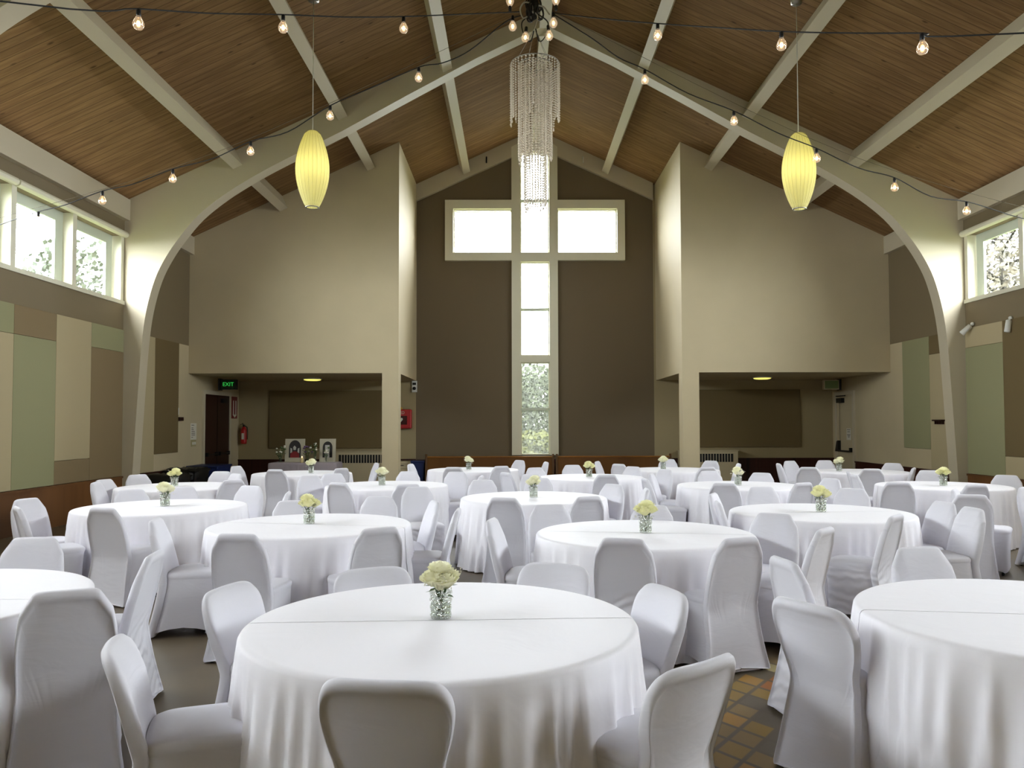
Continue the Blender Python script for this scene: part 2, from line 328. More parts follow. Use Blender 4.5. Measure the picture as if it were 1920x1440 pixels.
# side walls: solid below the sill and above the head, window strip between
ZS, ZH = 3.87, 5.06
MULL = [14.53-1.585*k for k in range(11)]            # mullion lines down to y = -1.3
for side, X, s in (('left', XL, -1), ('right', XR, 1)):
    x0, x1 = sorted((X, X+s*.28))
    b = MB()
    b.box(x0, x1, YN-.3, YK+.3, -.1, 3.335)
    struct(b.build('wall_'+side, CREAM))
    b = MB(); b.box(x0, x1, YN-.3, YK+.3, 3.335, ZS-.07); b.box(x0, x1, MULL[0], YK+.3, ZS-.07, ZH); b.box(x0, x1, YN-.3, MULL[-1], ZS-.07, ZH); b.box(x0, x1, YN-.3, YK+.3, ZH, ZE+.08)
    struct(b.build('wall_'+side, TAUPE))
    # eave beam and dark shadow gap under it
    xa, xb = sorted((X, X-s*.10))
    for ya, yb in ((YN, 1.7), (2.0, 7.95), (8.25, 14.6), (14.9, YB)):
        struct(MB().box(xa, xb, ya, yb, ZE-.37, ZE+.02).build('trim_eave_beam_'+side, BEIGE))
    # continuous sill
    xc, xd = sorted((X+s*.2, X-s*.03))
    struct(MB().box(xc, xd, MULL[-1]-.06, MULL[0]+.06, ZS-.07, ZS).build('trim_sill_'+side, WHITEF))
    # mullions
    for k, y in enumerate(MULL):
        xm, xn = sorted((X+s*.2, X-s*.004))
        w2 = .06 if 0 < k < 10 else .05
        struct(MB().box(xm, xn, y-w2, y+w2, ZS, ZH).build('trim_mullion_'+side, WHITEF))
    # blind cassettes along the head, in lengths of two windows
    for k in range(0, 10, 2):
        ya, yb = MULL[k+2]+.015, MULL[k]-.015
        if k == 0: yb = MULL[0]+.06
        pf = [(X-s*.0, ZH+.09), (X-s*.075, ZH+.085), (X-s*.095, ZH+.05), (X-s*.085, ZH+.005), (X-s*.05, ZH-.015), (X-s*.0, ZH-.015)]
        struct(MB().prism(pf if s > 0 else pf[::-1], ya, yb).build('trim_blind_cassette_'+side, WHITEF, bevel=.006))
    # windows
    for k in range(10):
        ya, yb = MULL[k+1]+.06, MULL[k]-.06
        n = k+1 if s < 0 else k+9
        w_ = empty('window_%d' % n, (X+s*.18, (ya+yb)/2, ZS)); struct(w_)
        hy = (yb-ya)/2; H = ZH-ZS
        b = MB(); d0, d1 = -.02, .02
        b.box(d0, d1, -hy, -hy+.10, 0, H); b.box(d0, d1, hy-.22, hy, 0, H); b.box(d0, d1, -hy+.10, hy-.22, H-.17, H); b.box(d0, d1, -hy+.10, hy-.22, 0, .04)
        b.build('window_frame', SASH, w_); MB().box(-.003, .003, -hy+.10, hy-.22, .04, H-.17).build('window_pane', PANE, w_)
    # wainscot
    xw, xv = sorted((X, X-s*.025))
    segs = [(YN, 1.7, WAINS), (2.0, 7.95, WAINS), (8.25, 14.6, WAINS), (14.9, 18.33 if s < 0 else 19.42, WAIND)]
    for ya, yb, wm in segs:
        struct(MB().box(xw, xv, ya, yb, 0, .615).build('baseboard_'+side, wm)); xq, xr = sorted((X, X-s*.045))
        struct(MB().box(xq, xr, ya, yb, .615, .65).build('trim_cap_'+side, wm))
# wall behind the camera
struct(MB().box(XL-.3, XR+.3, YN-.3, YN, 0, 9.6).build('wall_front', CREAM))
# back wall: dark centre with the cross shaped openings, cream with alcove shade mixed into its colour at the sides
xs = [-2.56, -1.58, -.03, .19, .95, 1.17, 2.745, 3.70]; zs = [-.1, .77, 6.09, 7.26, 8.81, 9.5]
b = MB()
for i in range(7):
    for j in range(5):
        if i == 3 and 1 <= j <= 3: continue
        if i in (1, 5) and j == 2: continue
        b.box(xs[i], xs[i+1], YK, YK+.28, zs[j], zs[j+1])
struct(b.build('wall_back', DARKT))
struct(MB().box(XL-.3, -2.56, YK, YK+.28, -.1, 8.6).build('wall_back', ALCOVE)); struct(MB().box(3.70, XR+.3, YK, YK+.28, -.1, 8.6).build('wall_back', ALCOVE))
for xa, xb in ((XL, -2.56), (3.70, XR)):
    struct(MB().box(xa, xb, YK-.025, YK, 0, .64).build('baseboard_back', WAIND)); struct(MB().box(xa, xb, YK-.045, YK, .64, .675).build('trim_cap_back', WAIND))
struct(MB().box(-2.56, 3.70, YK-.025, YK, 0, .66).build('baseboard_back', WAIND))
# cross window: casing, bars and panes
b = MB(); y0, y1 = YK-.12, YK-.0
top = 8.905
b.prism([(-.043, .77), (.19, .77), (.19, top), (-.043, top-.0)], y0, y1); b.prism([(.95, .77), (1.174, .77), (1.174, top), (.95, top)], y0, y1)
b.prism([(-.043, top), (1.174, top), (1.0, top+.13), (.604, top+.3), (.2, top+.13)], y0, y1); b.box(.19, .95, y0, y1, 8.79, top)
for xa, xb, xo in ((-1.795, -.043, -1.58), (1.174, 2.948, 2.745)):
    b.box(xa, xb, y0, y1, 7.26, 7.49); b.box(xa, xb, y0, y1, 5.885, 6.09)
b.box(-1.795, -1.58, y0, y1, 6.09, 7.26); b.box(2.745, 2.948, y0, y1, 6.09, 7.26); b.box(.19, .95, y0, y1, 5.855, 6.09)
b.box(.19, .95, y0, y1, 3.20, 3.375)
cas = empty('window_21', (0, 0, 0)); struct(cas, 'tall cross shaped window with pale casing')
b.build('window_casing', WHITEF, cas)
b = MB()
for z0, z1 in ((7.45, 7.53), (4.56, 4.635), (1.93, 2.0)): b.box(.19, .95, YK-.02, YK+.06, z0, z1)
b.build('glazing_bar', SASH, cas)
for (xa, xb, za, zb_) in ((-1.58, -.03, 6.09, 7.26), (1.17, 2.745, 6.09, 7.26), (.19, .95, 6.09, 8.79), (.19, .95, 3.375, 5.855), (.19, .95, .77, 3.20)):
    t = .03; b = MB(); b.box(xa, xa+t, YK-.01, YK+.08, za, zb_); b.box(xb-t, xb, YK-.01, YK+.08, za, zb_); b.box(xa+t, xb-t, YK-.01, YK+.08, za, za+t); b.box(xa+t, xb-t, YK-.01, YK+.08, zb_-t, zb_)
    b.build('window_frame', WHITEF, cas); MB().box(xa+t, xb-t, YK+.03, YK+.036, za+t, zb_-t).build('window_pane', TEXG if za < 1 else PANE, cas)
# alcove boxes (bulkheads) with posts
for side, xa, xb, pa, pb in (('left', XL, -2.55, -2.915, -2.55), ('right', 3.753, XR, 3.753, 4.13)):
    zi, zo = (roofz(xb), roofz(xa)) if side == 'left' else (roofz(xa), roofz(xb))
    poly = [(xa, ZB), (xb, ZB), (xb, roofz(xb)+.03), (xa, roofz(xa)+.03)]
    struct(MB().prism(poly, YB, YK).build('wall_alcove_'+side, CREAM)); struct(MB().box(pa, pb, YB, YB+.36, 0, ZB).build('wall_alcove_post_'+side, CREAM))
# arch frames
half = [(7.63, 0), (7.60, .6), (7.53, 1.9), (7.46, 3.05), (7.38, 3.7), (7.23, 4.28), (7.03, 4.70), (6.79, 5.06), (6.46, 5.46), (6.01, 5.83), (5.5, 6.16), (5.0, 6.44), (4.43, 6.73), (3.8, 7.05), (2.6, 7.72), (1.28, 8.44), (0, 9.07)]
inner = [(p.x, p.y) for p in spline([(a, c, 0) for a, c in half[:14]], 4)]+half[14:]
def arch(y, d=.3):
    b = MB()
    for s in (-1, 1):
        out = []
        for dx, z in inner:
            if z <= 5.07: out.append((W, z if z < 4.2 else min(ZE, 4.2+(z-4.2)*(ZE-4.2)/.86)))
            else:
                t = (z-5.06)/(9.07-5.06); xo = W*(1-t); out.append((xo if xo < W else W, ZE+SL*(W-xo)))
        V = []
        for (dx, z), (ox, oz) in zip(inner, out):
            V += [(E0+s*dx, y, z), (E0+s*dx, y+d, z), (E0+s*ox, y, oz), (E0+s*ox, y+d, oz)]
        F = []; n = len(inner)
        for i in range(n-1):
            a = 4*i; c = 4*(i+1)
            F += [(a, c, c+2, a+2), (a+1, a+3, c+3, c+1), (a, a+1, c+1, c)]
            if s > 0: F[-3:] = [f[::-1] for f in F[-3:]]
        b.add(V, F)
    return b
for y in YF: struct(arch(y).build('trim_arch_frame', BEIGE))
# back rafter against the gable
for s, xa in ((-1, -2.56), (1, 3.70)):
    poly = [(E0, ZR), (E0, ZR-.46), (xa, roofz(xa)-.44), (xa, roofz(xa))]
    struct(MB().prism(poly, YK-.11, YK).build('trim_gable_rafter', BEIGE))
# purlins and ridge beam
ang = math.atan(SL)
bays = ((YN, 1.7), (2.0, 7.95), (8.25, 14.6), (14.9, YK-.11))
for s in (-1, 1):
    for q in (1.95, 3.9, 5.85):
        x = E0+s*q; z = roofz(x)
        for (ya, yb) in bays:
            if q > 3.2 and yb > 18: yb = YB
            c, sn = math.cos(ang), math.sin(ang)*(-s)
            # cross-section turned with the roof slope
            tx, tz = c, sn; nx, nz = sn, -c
            hw, dp = .095, .30
            poly = [(x+tx*-hw, z+tz*-hw), (x+tx*hw, z+tz*hw), (x+tx*hw+nx*dp, z+tz*hw+nz*dp), (x-tx*hw+nx*dp, z-tz*hw+nz*dp)]
            struct(MB().prism(poly, ya, yb).build('trim_purlin', BEIGE))
for (ya, yb) in bays:
    struct(MB().box(E0-.1, E0+.1, ya, yb, ZR-.38, ZR-.02).build('trim_ridge_beam', BEIGE))
for (x, mm) in ((-.70, BLACK), (1.85, WHITEP)):
    t = tag(MB().tube([(x, YK-.12, 8.62), (x, YK-.15, 8.62), (x, YK-.17, 8.58), (x, YK-.17, 8.50), (x, YK-.14, 8.47)], .018).build('beam_hook', mm), ('black' if mm is BLACK else 'white')+' hook screwed to the gable rafter beside the cross window top', 'hook')

# ================================================================== DOORS
def door(n, X, s, ya, yb, leafm, framem):
    d = empty('door_%d' % n, (X, (ya+yb)/2, 0)); struct(d); hw = (yb-ya)/2; H = 2.30
    sg = -s; f = lambda a, c: sorted((sg*a, sg*c))
    b = MB(); xa, xb = f(0, .05)
    b.box(xa, xb, -hw-.09, -hw, 0, H+.09); b.box(xa, xb, hw, hw+.09, 0, H+.09); b.box(xa, xb, -hw, hw, H, H+.09)
    b.build('door_frame', framem, d); xa, xb = f(.004, .028); MB().box(xa, xb, -hw, hw, .01, H).build('door_leaf', leafm, d)
    return d, f, hw
dl, f, hw = door(1, XL, -1, 18.42, 20.02, BROWNP, BEIGE)
xa, xb = f(.028, .034); MB().box(xa, xb, -.01, .01, .02, 2.28).build('door_seam', BLACK, dl)
xa, xb = f(.03, .10)
for yy in (-hw+.08, .06):
    b = MB(); b.box(xa, xb, yy, yy+.05, .84, .93); b.box(xa, xb, yy+.58, yy+.63, .84, .93); xc, xd = f(.075, .10); b.box(xc, xd, yy+.05, yy+.58, .865, .9); b.build('panic_bar', BLACK, dl)
b = MB(); xa, xb = f(.03, .10); b.box(xa, xb, .2, .5, 2.12, 2.22); b.build('door_closer', BLACK, dl)
dr, f, hw = door(2, XR, 1, 19.50, 20.45, CREAM, BEIGE)
xa, xb = f(.03, .11)
b = MB(); b.prism([(-hw+.02+.9, .86), (-hw+.02+.72, .86), (-hw+.02+.72, 1.14), (-hw+.02+.80, 1.12)], xa, xb, 'x'); b.box(xa, xb, -hw+.02, -hw+.07, .86, .97)
xc, xd = f(.085, .11); b.box(xc, xd, -hw+.05, hw-.1, .86, .9); b.build('panic_bar', BLACK, dr)
b = MB(); b.box(xa, xb, .0, .33, 2.10, 2.22); b.box(xc, xd, -.2, .35, 2.26, 2.285); b.build('door_closer', BLACK, dr)
MB().box(*f(.03, .034), .30, .312, 1.14, 2.1).build('latch_rod', METAL, dr)
b = MB().box(*f(.03, .032), -.36, -.10, 1.16, 1.45); nt_ = b.build('paper_notice', PAPER, dr)
b = MB()
for z, w_ in ((1.41, .2), (1.36, .16), (1.29, .2), (1.26, .14), (1.23, .1)): b.box(*f(.032, .0335), -.23-w_/2, -.23+w_/2, z, z+.012)
b.build('printed_lines', INK, nt_)

# ================================================================== WALL THINGS
def panel(X, s, ya, yb, za, zb_, mm, desc, th=.03):
    xa, xb = sorted((X-s*.012, X-s*(th+.012)))
    return tag(MB().box(xa, xb, ya, yb, za, zb_).build('acoustic_panel', mm, bevel=.004), desc, 'wall panel', 'cloth acoustic panels on the side walls')
LW, RW = 'on the left wall', 'on the right wall'
panel(XL, -1, 10.32, 11.355, .66, 2.90, PAN_CREAM, 'tall cream cloth panel on the left wall, cut by the photo edge')
panel(XL, -1, 10.32, 11.355, 2.905, 3.33, PAN_GREEN, 'small sage cloth panel at the photo edge, left wall top')
panel(XL, -1, 11.36, 12.41, 2.905, 3.33, PAN_TAUPE, 'small taupe cloth panel above the tall sage one, left wall')
panel(XL, -1, 11.36, 12.41, .66, 2.90, PAN_GREEN, 'tall sage green cloth panel on the left wall')
panel(XL, -1, 12.415, 13.44, 1.03, 3.33, PAN_CREAM, 'tall cream cloth panel beside the sage one, left wall')
panel(XL, -1, 12.415, 13.44, .66, 1.025, PAN_TAUPE, 'low taupe cloth panel below a tall cream one, left wall')
panel(XL, -1, 13.445, 14.55, 2.92, 3.33, PAN_GREEN, 'small sage cloth panel next to the left arch column')
panel(XL, -1, 13.445, 14.55, .66, 2.915, PAN_TAUPE, 'tall taupe cloth panel next to the left arch column')
panel(XL, -1, 14.95, 15.83, .66, 3.33, PAN_CREAM, 'cream cloth panel just behind the left arch column')
panel(XL, -1, 15.84, 16.96, 1.0, 3.33, PAN_DTAUPE, 'tall brown cloth panel seen through the arch, left wall')
panel(XR, 1, 13.44, 14.55, 2.97, 3.33, PAN_CREAM, 'small cream cloth panel next to the right arch column')
panel(XR, 1, 13.44, 14.55, .66, 2.965, PAN_GREEN, 'tall sage cloth panel next to the right arch column')
panel(XR, 1, 12.35, 13.435, 1.02, 3.33, PAN_DTAUPE, 'tall brown cloth panel at the right photo edge')
panel(XR, 1, 12.35, 13.435, .66, 1.015, PAN_CREAM, 'low cream cloth panel at the right photo edge')
panel(XR, 1, 15.84, 16.93, 1.06, 3.33, PAN_GREEN, 'tall dark sage cloth panel seen through the arch, right wall')
panel(XR, 1, 14.95, 15.835, 2.96, 3.33, PAN_DTAUPE, 'small brown cloth panel just behind the right arch column')
panel(XR, 1, 14.95, 15.835, .66, 2.955, PAN_CREAM, 'tall cream cloth panel just behind the right arch column')
for xa, xb, lb in ((-6.39, -3.2, 'large brown cloth tack board on the back wall of left alcove'), (4.4, 7.54, 'large brown cloth tack board on the back wall of right alcove')):
    tag(MB().box(xa, xb, YK-.05, YK-.012, .96, 2.47).build('tack_board', PAN_DTAUPE, bevel=.005), lb, 'tack board', 'tack boards in the alcoves')
# radiator cabinets
def radiator(xa, xb, ga, gb, lb):
    t = tag(empty('radiator_cabinet', ((xa+xb)/2, YK-.19, 0)), lb, 'radiator', 'radiator cabinets in the alcoves'); cx = (xa+xb)/2; w_ = (xb-xa)/2
    MB().box(-w_, w_, -.16, .165, .02, .87).build('cabinet_body', CREAM, t, bevel=.012); MB().box(-w_-.015, w_+.015, -.175, .165, .87, .895).build('cabinet_top', CREAM, t, bevel=.005)
    b = MB().box(ga-cx, gb-cx, -.164, -.15, .59, .80); g = b.build('grille', GRILLE, t); b = MB(); n = 16
    for k in range(1, n): x = ga-cx+(gb-ga)*k/n; b.box(x-.008, x+.008, -.172, -.16, .59, .80)
    b.build('grille_bars', BEIGE, g)
    return t
radiator(-4.64, -3.2, -4.5, -3.35, 'cream radiator cabinet with dark slotted grille left of the left pillar')
radiator(4.3, 5.80, 4.5, 5.67, 'cream radiator cabinet with dark slotted grille right of the right pillar')
# alcove ceiling lights
for i, (x, y) in enumerate(((-4.94, 19.45), (6.07, 19.25))):
    t = tag(empty('ceiling_light', (x, y, ZB)), 'flat round yellowish light on the %s alcove ceiling' % ('left', 'right')[i], 'light', 'alcove ceiling lights')
    MB().lathe([(.20, 0), (.235, -.005), (.235, -.03), (.22, -.035)]).build('rim', WHITEP, t)
    MB().lathe([(.215, -.02), (.20, -.05), (.14, -.065), (.05, -.07)]).build('diffuser', mat('warm_diffuser', (250,240,170), .5, emis=(255,240,120), estr=1.0*LAMP), t)
# exit signs
def exit_sign(x, y, z, s, lit, lb):
    t = tag(empty('exit_sign', (x, y, z)), lb, 'exit sign')
    MB().box(-.19, .19, -.06, .06, -.12, .12).build('housing', BLACK if lit else CREAM, t, bevel=.006)
    fc = MB().box(-.17, .17, -.064, -.058, -.10, .10).build('sign_face', DGREEN if lit else mat('pale_green_face', (120,140,90), .5), t)
    MB().box(*((-.23, -.19) if s < 0 else (.19, .23)), -.1, .1, -.14, .14).build('mounting_plate', BLACK, t)
    if lit:
        letters('exit_letters', 'EXIT', .13, GREENL, fc, (0, -.067, 0))
exit_sign(XL+.42, 18.9, 2.54, -1, True, 'black exit sign with green lit letters above the brown door')
exit_sign(XR-.40, 19.9, 2.55, 1, False, 'dim cream exit sign box above the cream door')
# fire extinguisher and its red arrow sign
t = tag(empty('fire_extinguisher', (-7.03, YK-.10, 1.08)), 'red fire extinguisher hanging in the corner beside the brown door', 'fire extinguisher')
MB().lathe([(.05, 0), (.075, .01), (.078, .05), (.078, .36), (.06, .41), (.03, .44), (.025, .46)]).build('cylinder_body', RED, t)
b = MB(); b.box(-.02, .02, -.03, .03, .45, .50); b.tube([(0, -.02, .49), (-.03, -.07, .52), (-.06, -.10, .50)], .008); b.tube([(0, 0, .5), (0, -.11, .54)], .009); b.build('valve_handle', BLACK, t)
MB().tube([(.02, 0, .47), (.09, -.02, .44), (.11, -.03, .3), (.10, -.03, .12)], .011).build('hose', BLACK, t)
MB().box(-.03, .03, -.082, -.077, .12, .28).build('instruction_label', PAPER, t)
t = tag(MB().box(XL, XL+.02, 20.24, 20.62, 1.74, 2.30).build('extinguisher_sign', mat('dark_red_sign', (110,16,14), .5)), 'narrow dark red sign with white markings right of brown door', 'sign')
b = MB(); b.box(XL+.02, XL+.023, 20.31, 20.37, 1.82, 2.2); b.box(XL+.02, XL+.023, 20.48, 20.54, 1.82, 2.2); b.prism([(20.28, 1.84), (20.58, 1.84), (20.43, 1.76)], XL+.02, XL+.023, 'x'); b.build('sign_marking', PAPER, t)
# defibrillator cabinet behind the left pillar
t = tag(empty('defibrillator_cabinet', (-2.93, YK-.09, 1.47)), 'red wall cabinet with clear window beside the left pillar', 'first aid cabinet')
MB().box(-.27, .27, -.09, .09, 0, .50).build('cabinet_box', RED, t, bevel=.025)
MB().box(-.16, .16, -.10, -.09, .10, .33).build('cabinet_window', mat('smoked_window', (60,16,18), .15), t)
hb = MB().prism([(-.05, .26), (-.02, .28), (0, .26), (.02, .28), (.05, .26), (.05, .23), (0, .17), (-.05, .23)], -.104, -.100).build('heart_mark', PAPER, t)
letters('cabinet_letters', 'AED', .10, PAPER, t, (.0, -.093, .41))
MB().lathe([(.03, 0), (.03, .04), (.015, .055)], 0, 0, .50).build('alarm_lamp', mat('amber_plastic', (190,160,60), .4), t)
# fire alarm strobe on the edge of the centre wall
t = tag(empty('alarm_strobe', (-2.60, YK-.02, 2.42)), 'small white alarm strobe with dark opening beside left pillar top', 'alarm')
MB().box(-.07, .07, -.03, .02, 0, .30).build('strobe_plate', WHITEP, t, bevel=.01); b = MB().lathe([(.045, 0), (.035, .03)], n=16)
o = b.build('strobe_horn', BLACK, t, loc=(0, -.03, .10), rot=(PI/2, 0, 0)); MB().box(-.045, .045, -.05, -.03, .19, .25).build('strobe_lens', BLACK, t, bevel=.006)
# notices, switch and brackets on the left wall
t = tag(MB().box(XL, XL+.004, 17.70, 18.03, 1.25, 1.62).build('wall_notice', PAPER), 'white printed notice on the wall left of brown door', 'notice')
b = MB()
for z, w_ in ((1.57, .14), (1.51, .10), (1.47, .12), (1.43, .18), (1.39, .2), (1.35, .2), (1.30, .08)): b.box(XL+.004, XL+.006, 17.75, 17.75+w_, z, z+.012)
b.build('printed_lines', INK, t)
t = tag(empty('light_switch', (XL, 17.87, 1.17)), 'beige light switch plate below the white wall notice', 'light switch')
MB().box(0, .012, -.13, .13, -.075, .075).build('switch_plate', mat('ivory_plastic', (170,160,120), .5), t, bevel=.004); b = MB()
for y in (-.07, 0, .07): b.box(.012, .022, y-.015, y+.015, -.03, .03)
b.build('rocker', WHITEP, t)
tag(MB().box(XL, XL+.07, 16.98, 17.18, 1.67, 1.75).build('wall_bracket', BROWNP, bevel=.008), 'small dark brown bracket high on the left wall past arch', 'bracket')
tag(MB().box(XL, XL+.03, 16.97, 17.02, 1.80, 1.95).build('thermostat', WHITEP, bevel=.006), 'small grey thermostat above the brown bracket on left wall', 'thermostat')
t = tag(empty('wall_shelf', (XR, 15.45, 1.62)), 'small dark wooden shelf with plaque seen through right arch', 'shelf')
MB().box(-.13, 0, -.17, .17, 0, .03).build('shelf_board', BROWNP, t)
for y in (-.12, -.04, .04, .12): MB().box(-.10, 0, y-.012, y+.012, -.06, 0).build('shelf_peg', BROWNP, t)
MB().box(-.03, 0, -.02, .05, .03, .22).build('back_plaque', BROWNP, t)
# spot lights on the right wall
for i, (y, z, a) in enumerate(((14.33, 3.36, .9), (13.22, 3.32, .15))):
    t = tag(empty('wall_spotlight', (XR, y, z)), ('white adjustable spotlight next to the right arch column', 'white adjustable spotlight nearer the right photo edge')[i], 'spotlight', 'white spotlights on the right wall')
    MB().ball((-.03, 0, .03), .035).build('swivel', WHITEP, t); b = MB().lathe([(.02, 0), (.045, -.01), (.05, -.2), (.045, -.21)], n=16)
    b.build('lamp_head', WHITEP, t, loc=(-.07, -.02, 0), rot=(a*.5, a*.8, 0)); MB().tube([(0, 0, .03), (-.07, -.02, 0)], .01).build('stem', WHITEP, t)

# ================================================================== PEWS, BINS, MEMORIAL TABLE
def pew(xa, xb, lb):
    t = tag(empty('church_pew', ((xa+xb)/2, 19.92, 0)), lb, 'pew', 'oak pews along the back wall'); w_ = (xb-xa)/2
    MB().box(-w_+.05, w_-.05, 0, .04, .10, .74).build('back_panel', PEWW, t); MB().box(-w_+.05, w_-.05, -.02, .06, .74, .775).build('top_rail', PEWW, t, bevel=.01)
    MB().box(-w_+.05, w_-.05, .04, .48, .38, .42).build('seat', PEWW, t)
    for s in (-1, 1):
        poly = [(-.03, 0), (.52, 0), (.52, .52), (.42, .58), (.16, .66), (.12, .78), (.08, .83), (.0, .83), (-.03, .78)]
        MB().prism(poly, s*(w_-.025)-.025, s*(w_-.025)+.025, 'x').build('end_panel', mat('dark_oak_end', (92,62,30), .4), t, bevel=.012)
pew(-2.22, 1.015, 'oak pew with plain back below the cross window, left one'); pew(1.06, 3.97, 'oak pew with plain back against the wall, right one')
def bin_(x, y, w_, d, h, mm, nm, lb, bag=True):
    t = tag(empty(nm, (x, y, 0)), lb, 'bin')
    R = [[(sx_*w_/2*k, sy_*d/2*k, z) for sx_, sy_ in ((-1,-1),(1,-1),(1,1),(-1,1))] for k, z in ((.8, .0), (.98, h*.93), (1.05, h*.94), (1.05, h))]
    MB().rings(R, cap0=True, cap1=True, smooth=False).build('bin_body', mm, t, bevel=.01)
    if bag:
        rng = random.Random(int(x*10)); n = 28
        R = [[((w_/2*1.07*math.copysign(abs(math.cos(a))**.5, math.cos(a)))*q, (d/2*1.07*math.copysign(abs(math.sin(a))**.5, math.sin(a)))*q, z+rng.uniform(-.02, .02)) for a in [2*PI*i/n for i in range(n)]] for q, z in ((1.0, h*.72), (1.03, h*.85), (1.0, h+.015), (.85, h+.03), (.4, h+.01))]
        MB().rings(R, cap1=True).build('bin_liner', BLACK, t)
bin_(XL+.45, 15.55, .62, .75, .60, BLACK, 'black_bin', 'black lined bin nearest the left arch column')
bin_(XL+.42, 16.55, .62, .80, .66, BLACK, 'black_bin', 'black lined bin between another black bin and blue bin')
bin_(XL+.42, 17.75, .66, .85, .69, BLUE, 'blue_bin', 'navy blue bin standing next to the brown door', False)
bin_(-2.42, 20.2, .34, .4, .66, BLUE, 'blue_bin', 'narrow blue bin between the left pillar and the pew', False)
t = tag(empty('drawer_unit', (-2.86, 20.35, 0)), 'small cream drawer unit with dark handles behind left pillar', 'drawers')
MB().box(-.26, .26, -.2, .2, 0, .64).build('unit_body', CREAM, t, bevel=.006)
for z in (.46, .28, .10):
    dw = MB().box(-.23, .23, -.212, -.2, z, z+.15).build('drawer', CREAM, t, bevel=.004); MB().box(-.07, .07, -.225, -.212, z+.07, z+.085).build('handle', BLACK, dw)

# memorial table
t = tag(empty('rectangular_table', (-4.63, 17.72, 0)), 'rectangular table under a grey cloth in the left alcove', 'table')
MB().box(-.72, .72, -.30, .30, .70, .735).build('tabletop', WHITEP, t)
for sx_ in (-1, 1):
    for sy_ in (-1, 1): MB().tube([(sx_*.62, sy_*.24, 0), (sx_*.62, sy_*.24, .70)], .014).build('leg', METAL, t)
R = []; n = 160
for k, z in ((0, .745), (.97, .745), (1, .738), (1.01, .70), (1.02, .45), (1.05, .2), (1.08, .03)):
    ring = []
    for i in range(n):
        a = 2*PI*i/n; ca, sa = math.cos(a), math.sin(a); q = 1/max(abs(ca)/.74, abs(sa)/.32); fo = 1+(.03*math.sin(a*23)+.02*math.sin(a*37+1))*max(0, (.74-z))*1.2*(1 if z < .72 else 0)
        ring.append((-4.63+ca*q*k*fo, 17.72+sa*q*k*fo, z))
    R.append(ring)
tag(MB().rings(R).build('tablecloth', GREYC), 'grey cloth draped over the rectangular table in left alcove', 'tablecloth')
ARCHD = mat('dark_print', (20,14,14), .5); REDP = mat('red_print', (120,14,18), .5); GREYP = mat('pale_print', (170,168,160), .5)
def poster(x, w_, H, lb, kind):
    t = tag(empty('memorial_poster', (x, 17.78, .745)), lb, 'poster', 'posters on the grey covered table'); t.rotation_euler = (-.08, 0, 0)
    MB().box(-w_/2, w_/2, 0, .02, 0, H).build('poster_board', mat('poster_white', (176,170,150), .7), t)
    aw = w_*.30; pts = [(-aw, .10)]+[(-aw*math.cos(a), .33+aw*math.sin(a)*1.2) for a in [PI*i/14 for i in range(15)]]+[(aw, .10)]
    MB().prism(pts, -.004, .0).build('printed_arch', ARCHD, t)
    if kind == 0:
        MB().prism([(-.10, .10), (.10, .10), (.10, .18), (.04, .235), (0, .245), (-.05, .23), (-.10, .18)], -.006, -.004).build('printed_shape', REDP, t)
        MB().prism([(-.10, .20), (-.06, .22), (-.06, .30), (-.10, .32)], -.006, -.004).build('printed_shape', GREYP, t); MB().prism([(.06, .22), (.10, .2), (.10, .32), (.065, .30)], -.006, -.004).build('printed_shape', GREYP, t)
        MB().prism([(-.03, .27), (.02, .27), (.03, .33), (-.01, .37), (-.04, .33)], -.006, -.004).build('printed_shape', GREYP, t)
    else:
        MB().box(-.055, .045, -.006, -.004, .10, .38).build('printed_shape', GREYP, t)
poster(-4.90, .44, .52, 'white poster with dark arch and red print on grey cloth', 0); poster(-4.17, .36, .52, 'white poster with dark arch at right end of grey cloth', 1)
LEAFG = mat('leaf_green', (70,88,48), .6, var=.3); PURPLE = mat('purple_petals', (96,70,110), .7, var=.3); WPET = mat('white_petals', (220,216,200), .6)
def arrangement(x, y, H, seed, lb, cols):
    rng = random.Random(seed); t = tag(empty('flower_arrangement', (x, y, .745)), lb, 'flowers', 'flower arrangements on the grey covered table')
    MB().lathe([(.035, 0), (.045, .02), (.035, .10), (.045, .16)], n=16).build('vase', PANE, t)
    st = MB(); lf = MB(); heads = []
    for i in range(9):
        a = rng.uniform(0, 2*PI); q = rng.uniform(.02, .12); p = (q*math.cos(a), q*math.sin(a)*.6, H*rng.uniform(.62, 1)); st.tube([(0, 0, .02), (p[0]*.4, p[1]*.4, p[2]*.5), p], .004, 5); heads.append(p)
        for k in range(3):
            c = Vector((p[0]*.8+rng.uniform(-.03, .03), p[1]*.8, p[2]*rng.uniform(.55, .95))); d = Vector((rng.uniform(-1, 1), rng.uniform(-1, 1), rng.uniform(-.3, .6))).normalized()*.05; e = d.orthogonal().normalized()*.012
            lf.add([c, c+d*.5+e, c+d, c+d*.5-e], [(0, 1, 2, 3)])
    st.build('stem', LEAFG, t); lf.build('foliage', LEAFG, t)
    for i, p in enumerate(heads): MB().ball(p, rng.uniform(.02, .032), 8, (1, 1, .8)).build('blossom', cols[i % len(cols)], t)
arrangement(-5.20, 17.72, .36, 1, 'white flowers in vase at left end of grey cloth', [WPET, WPET, LEAFG]); arrangement(-4.60, 17.72, .36, 2, 'purple flowers in vase between the two posters', [PURPLE, PURPLE, WPET])
arrangement(-4.42, 17.70, .42, 3, 'tall white flowers in vase between posters, right bunch', [WPET, LEAFG]); arrangement(-4.17, 17.66, .34, 4, 'white flowers in vase in front of the right poster', [WPET, WPET, LEAFG])
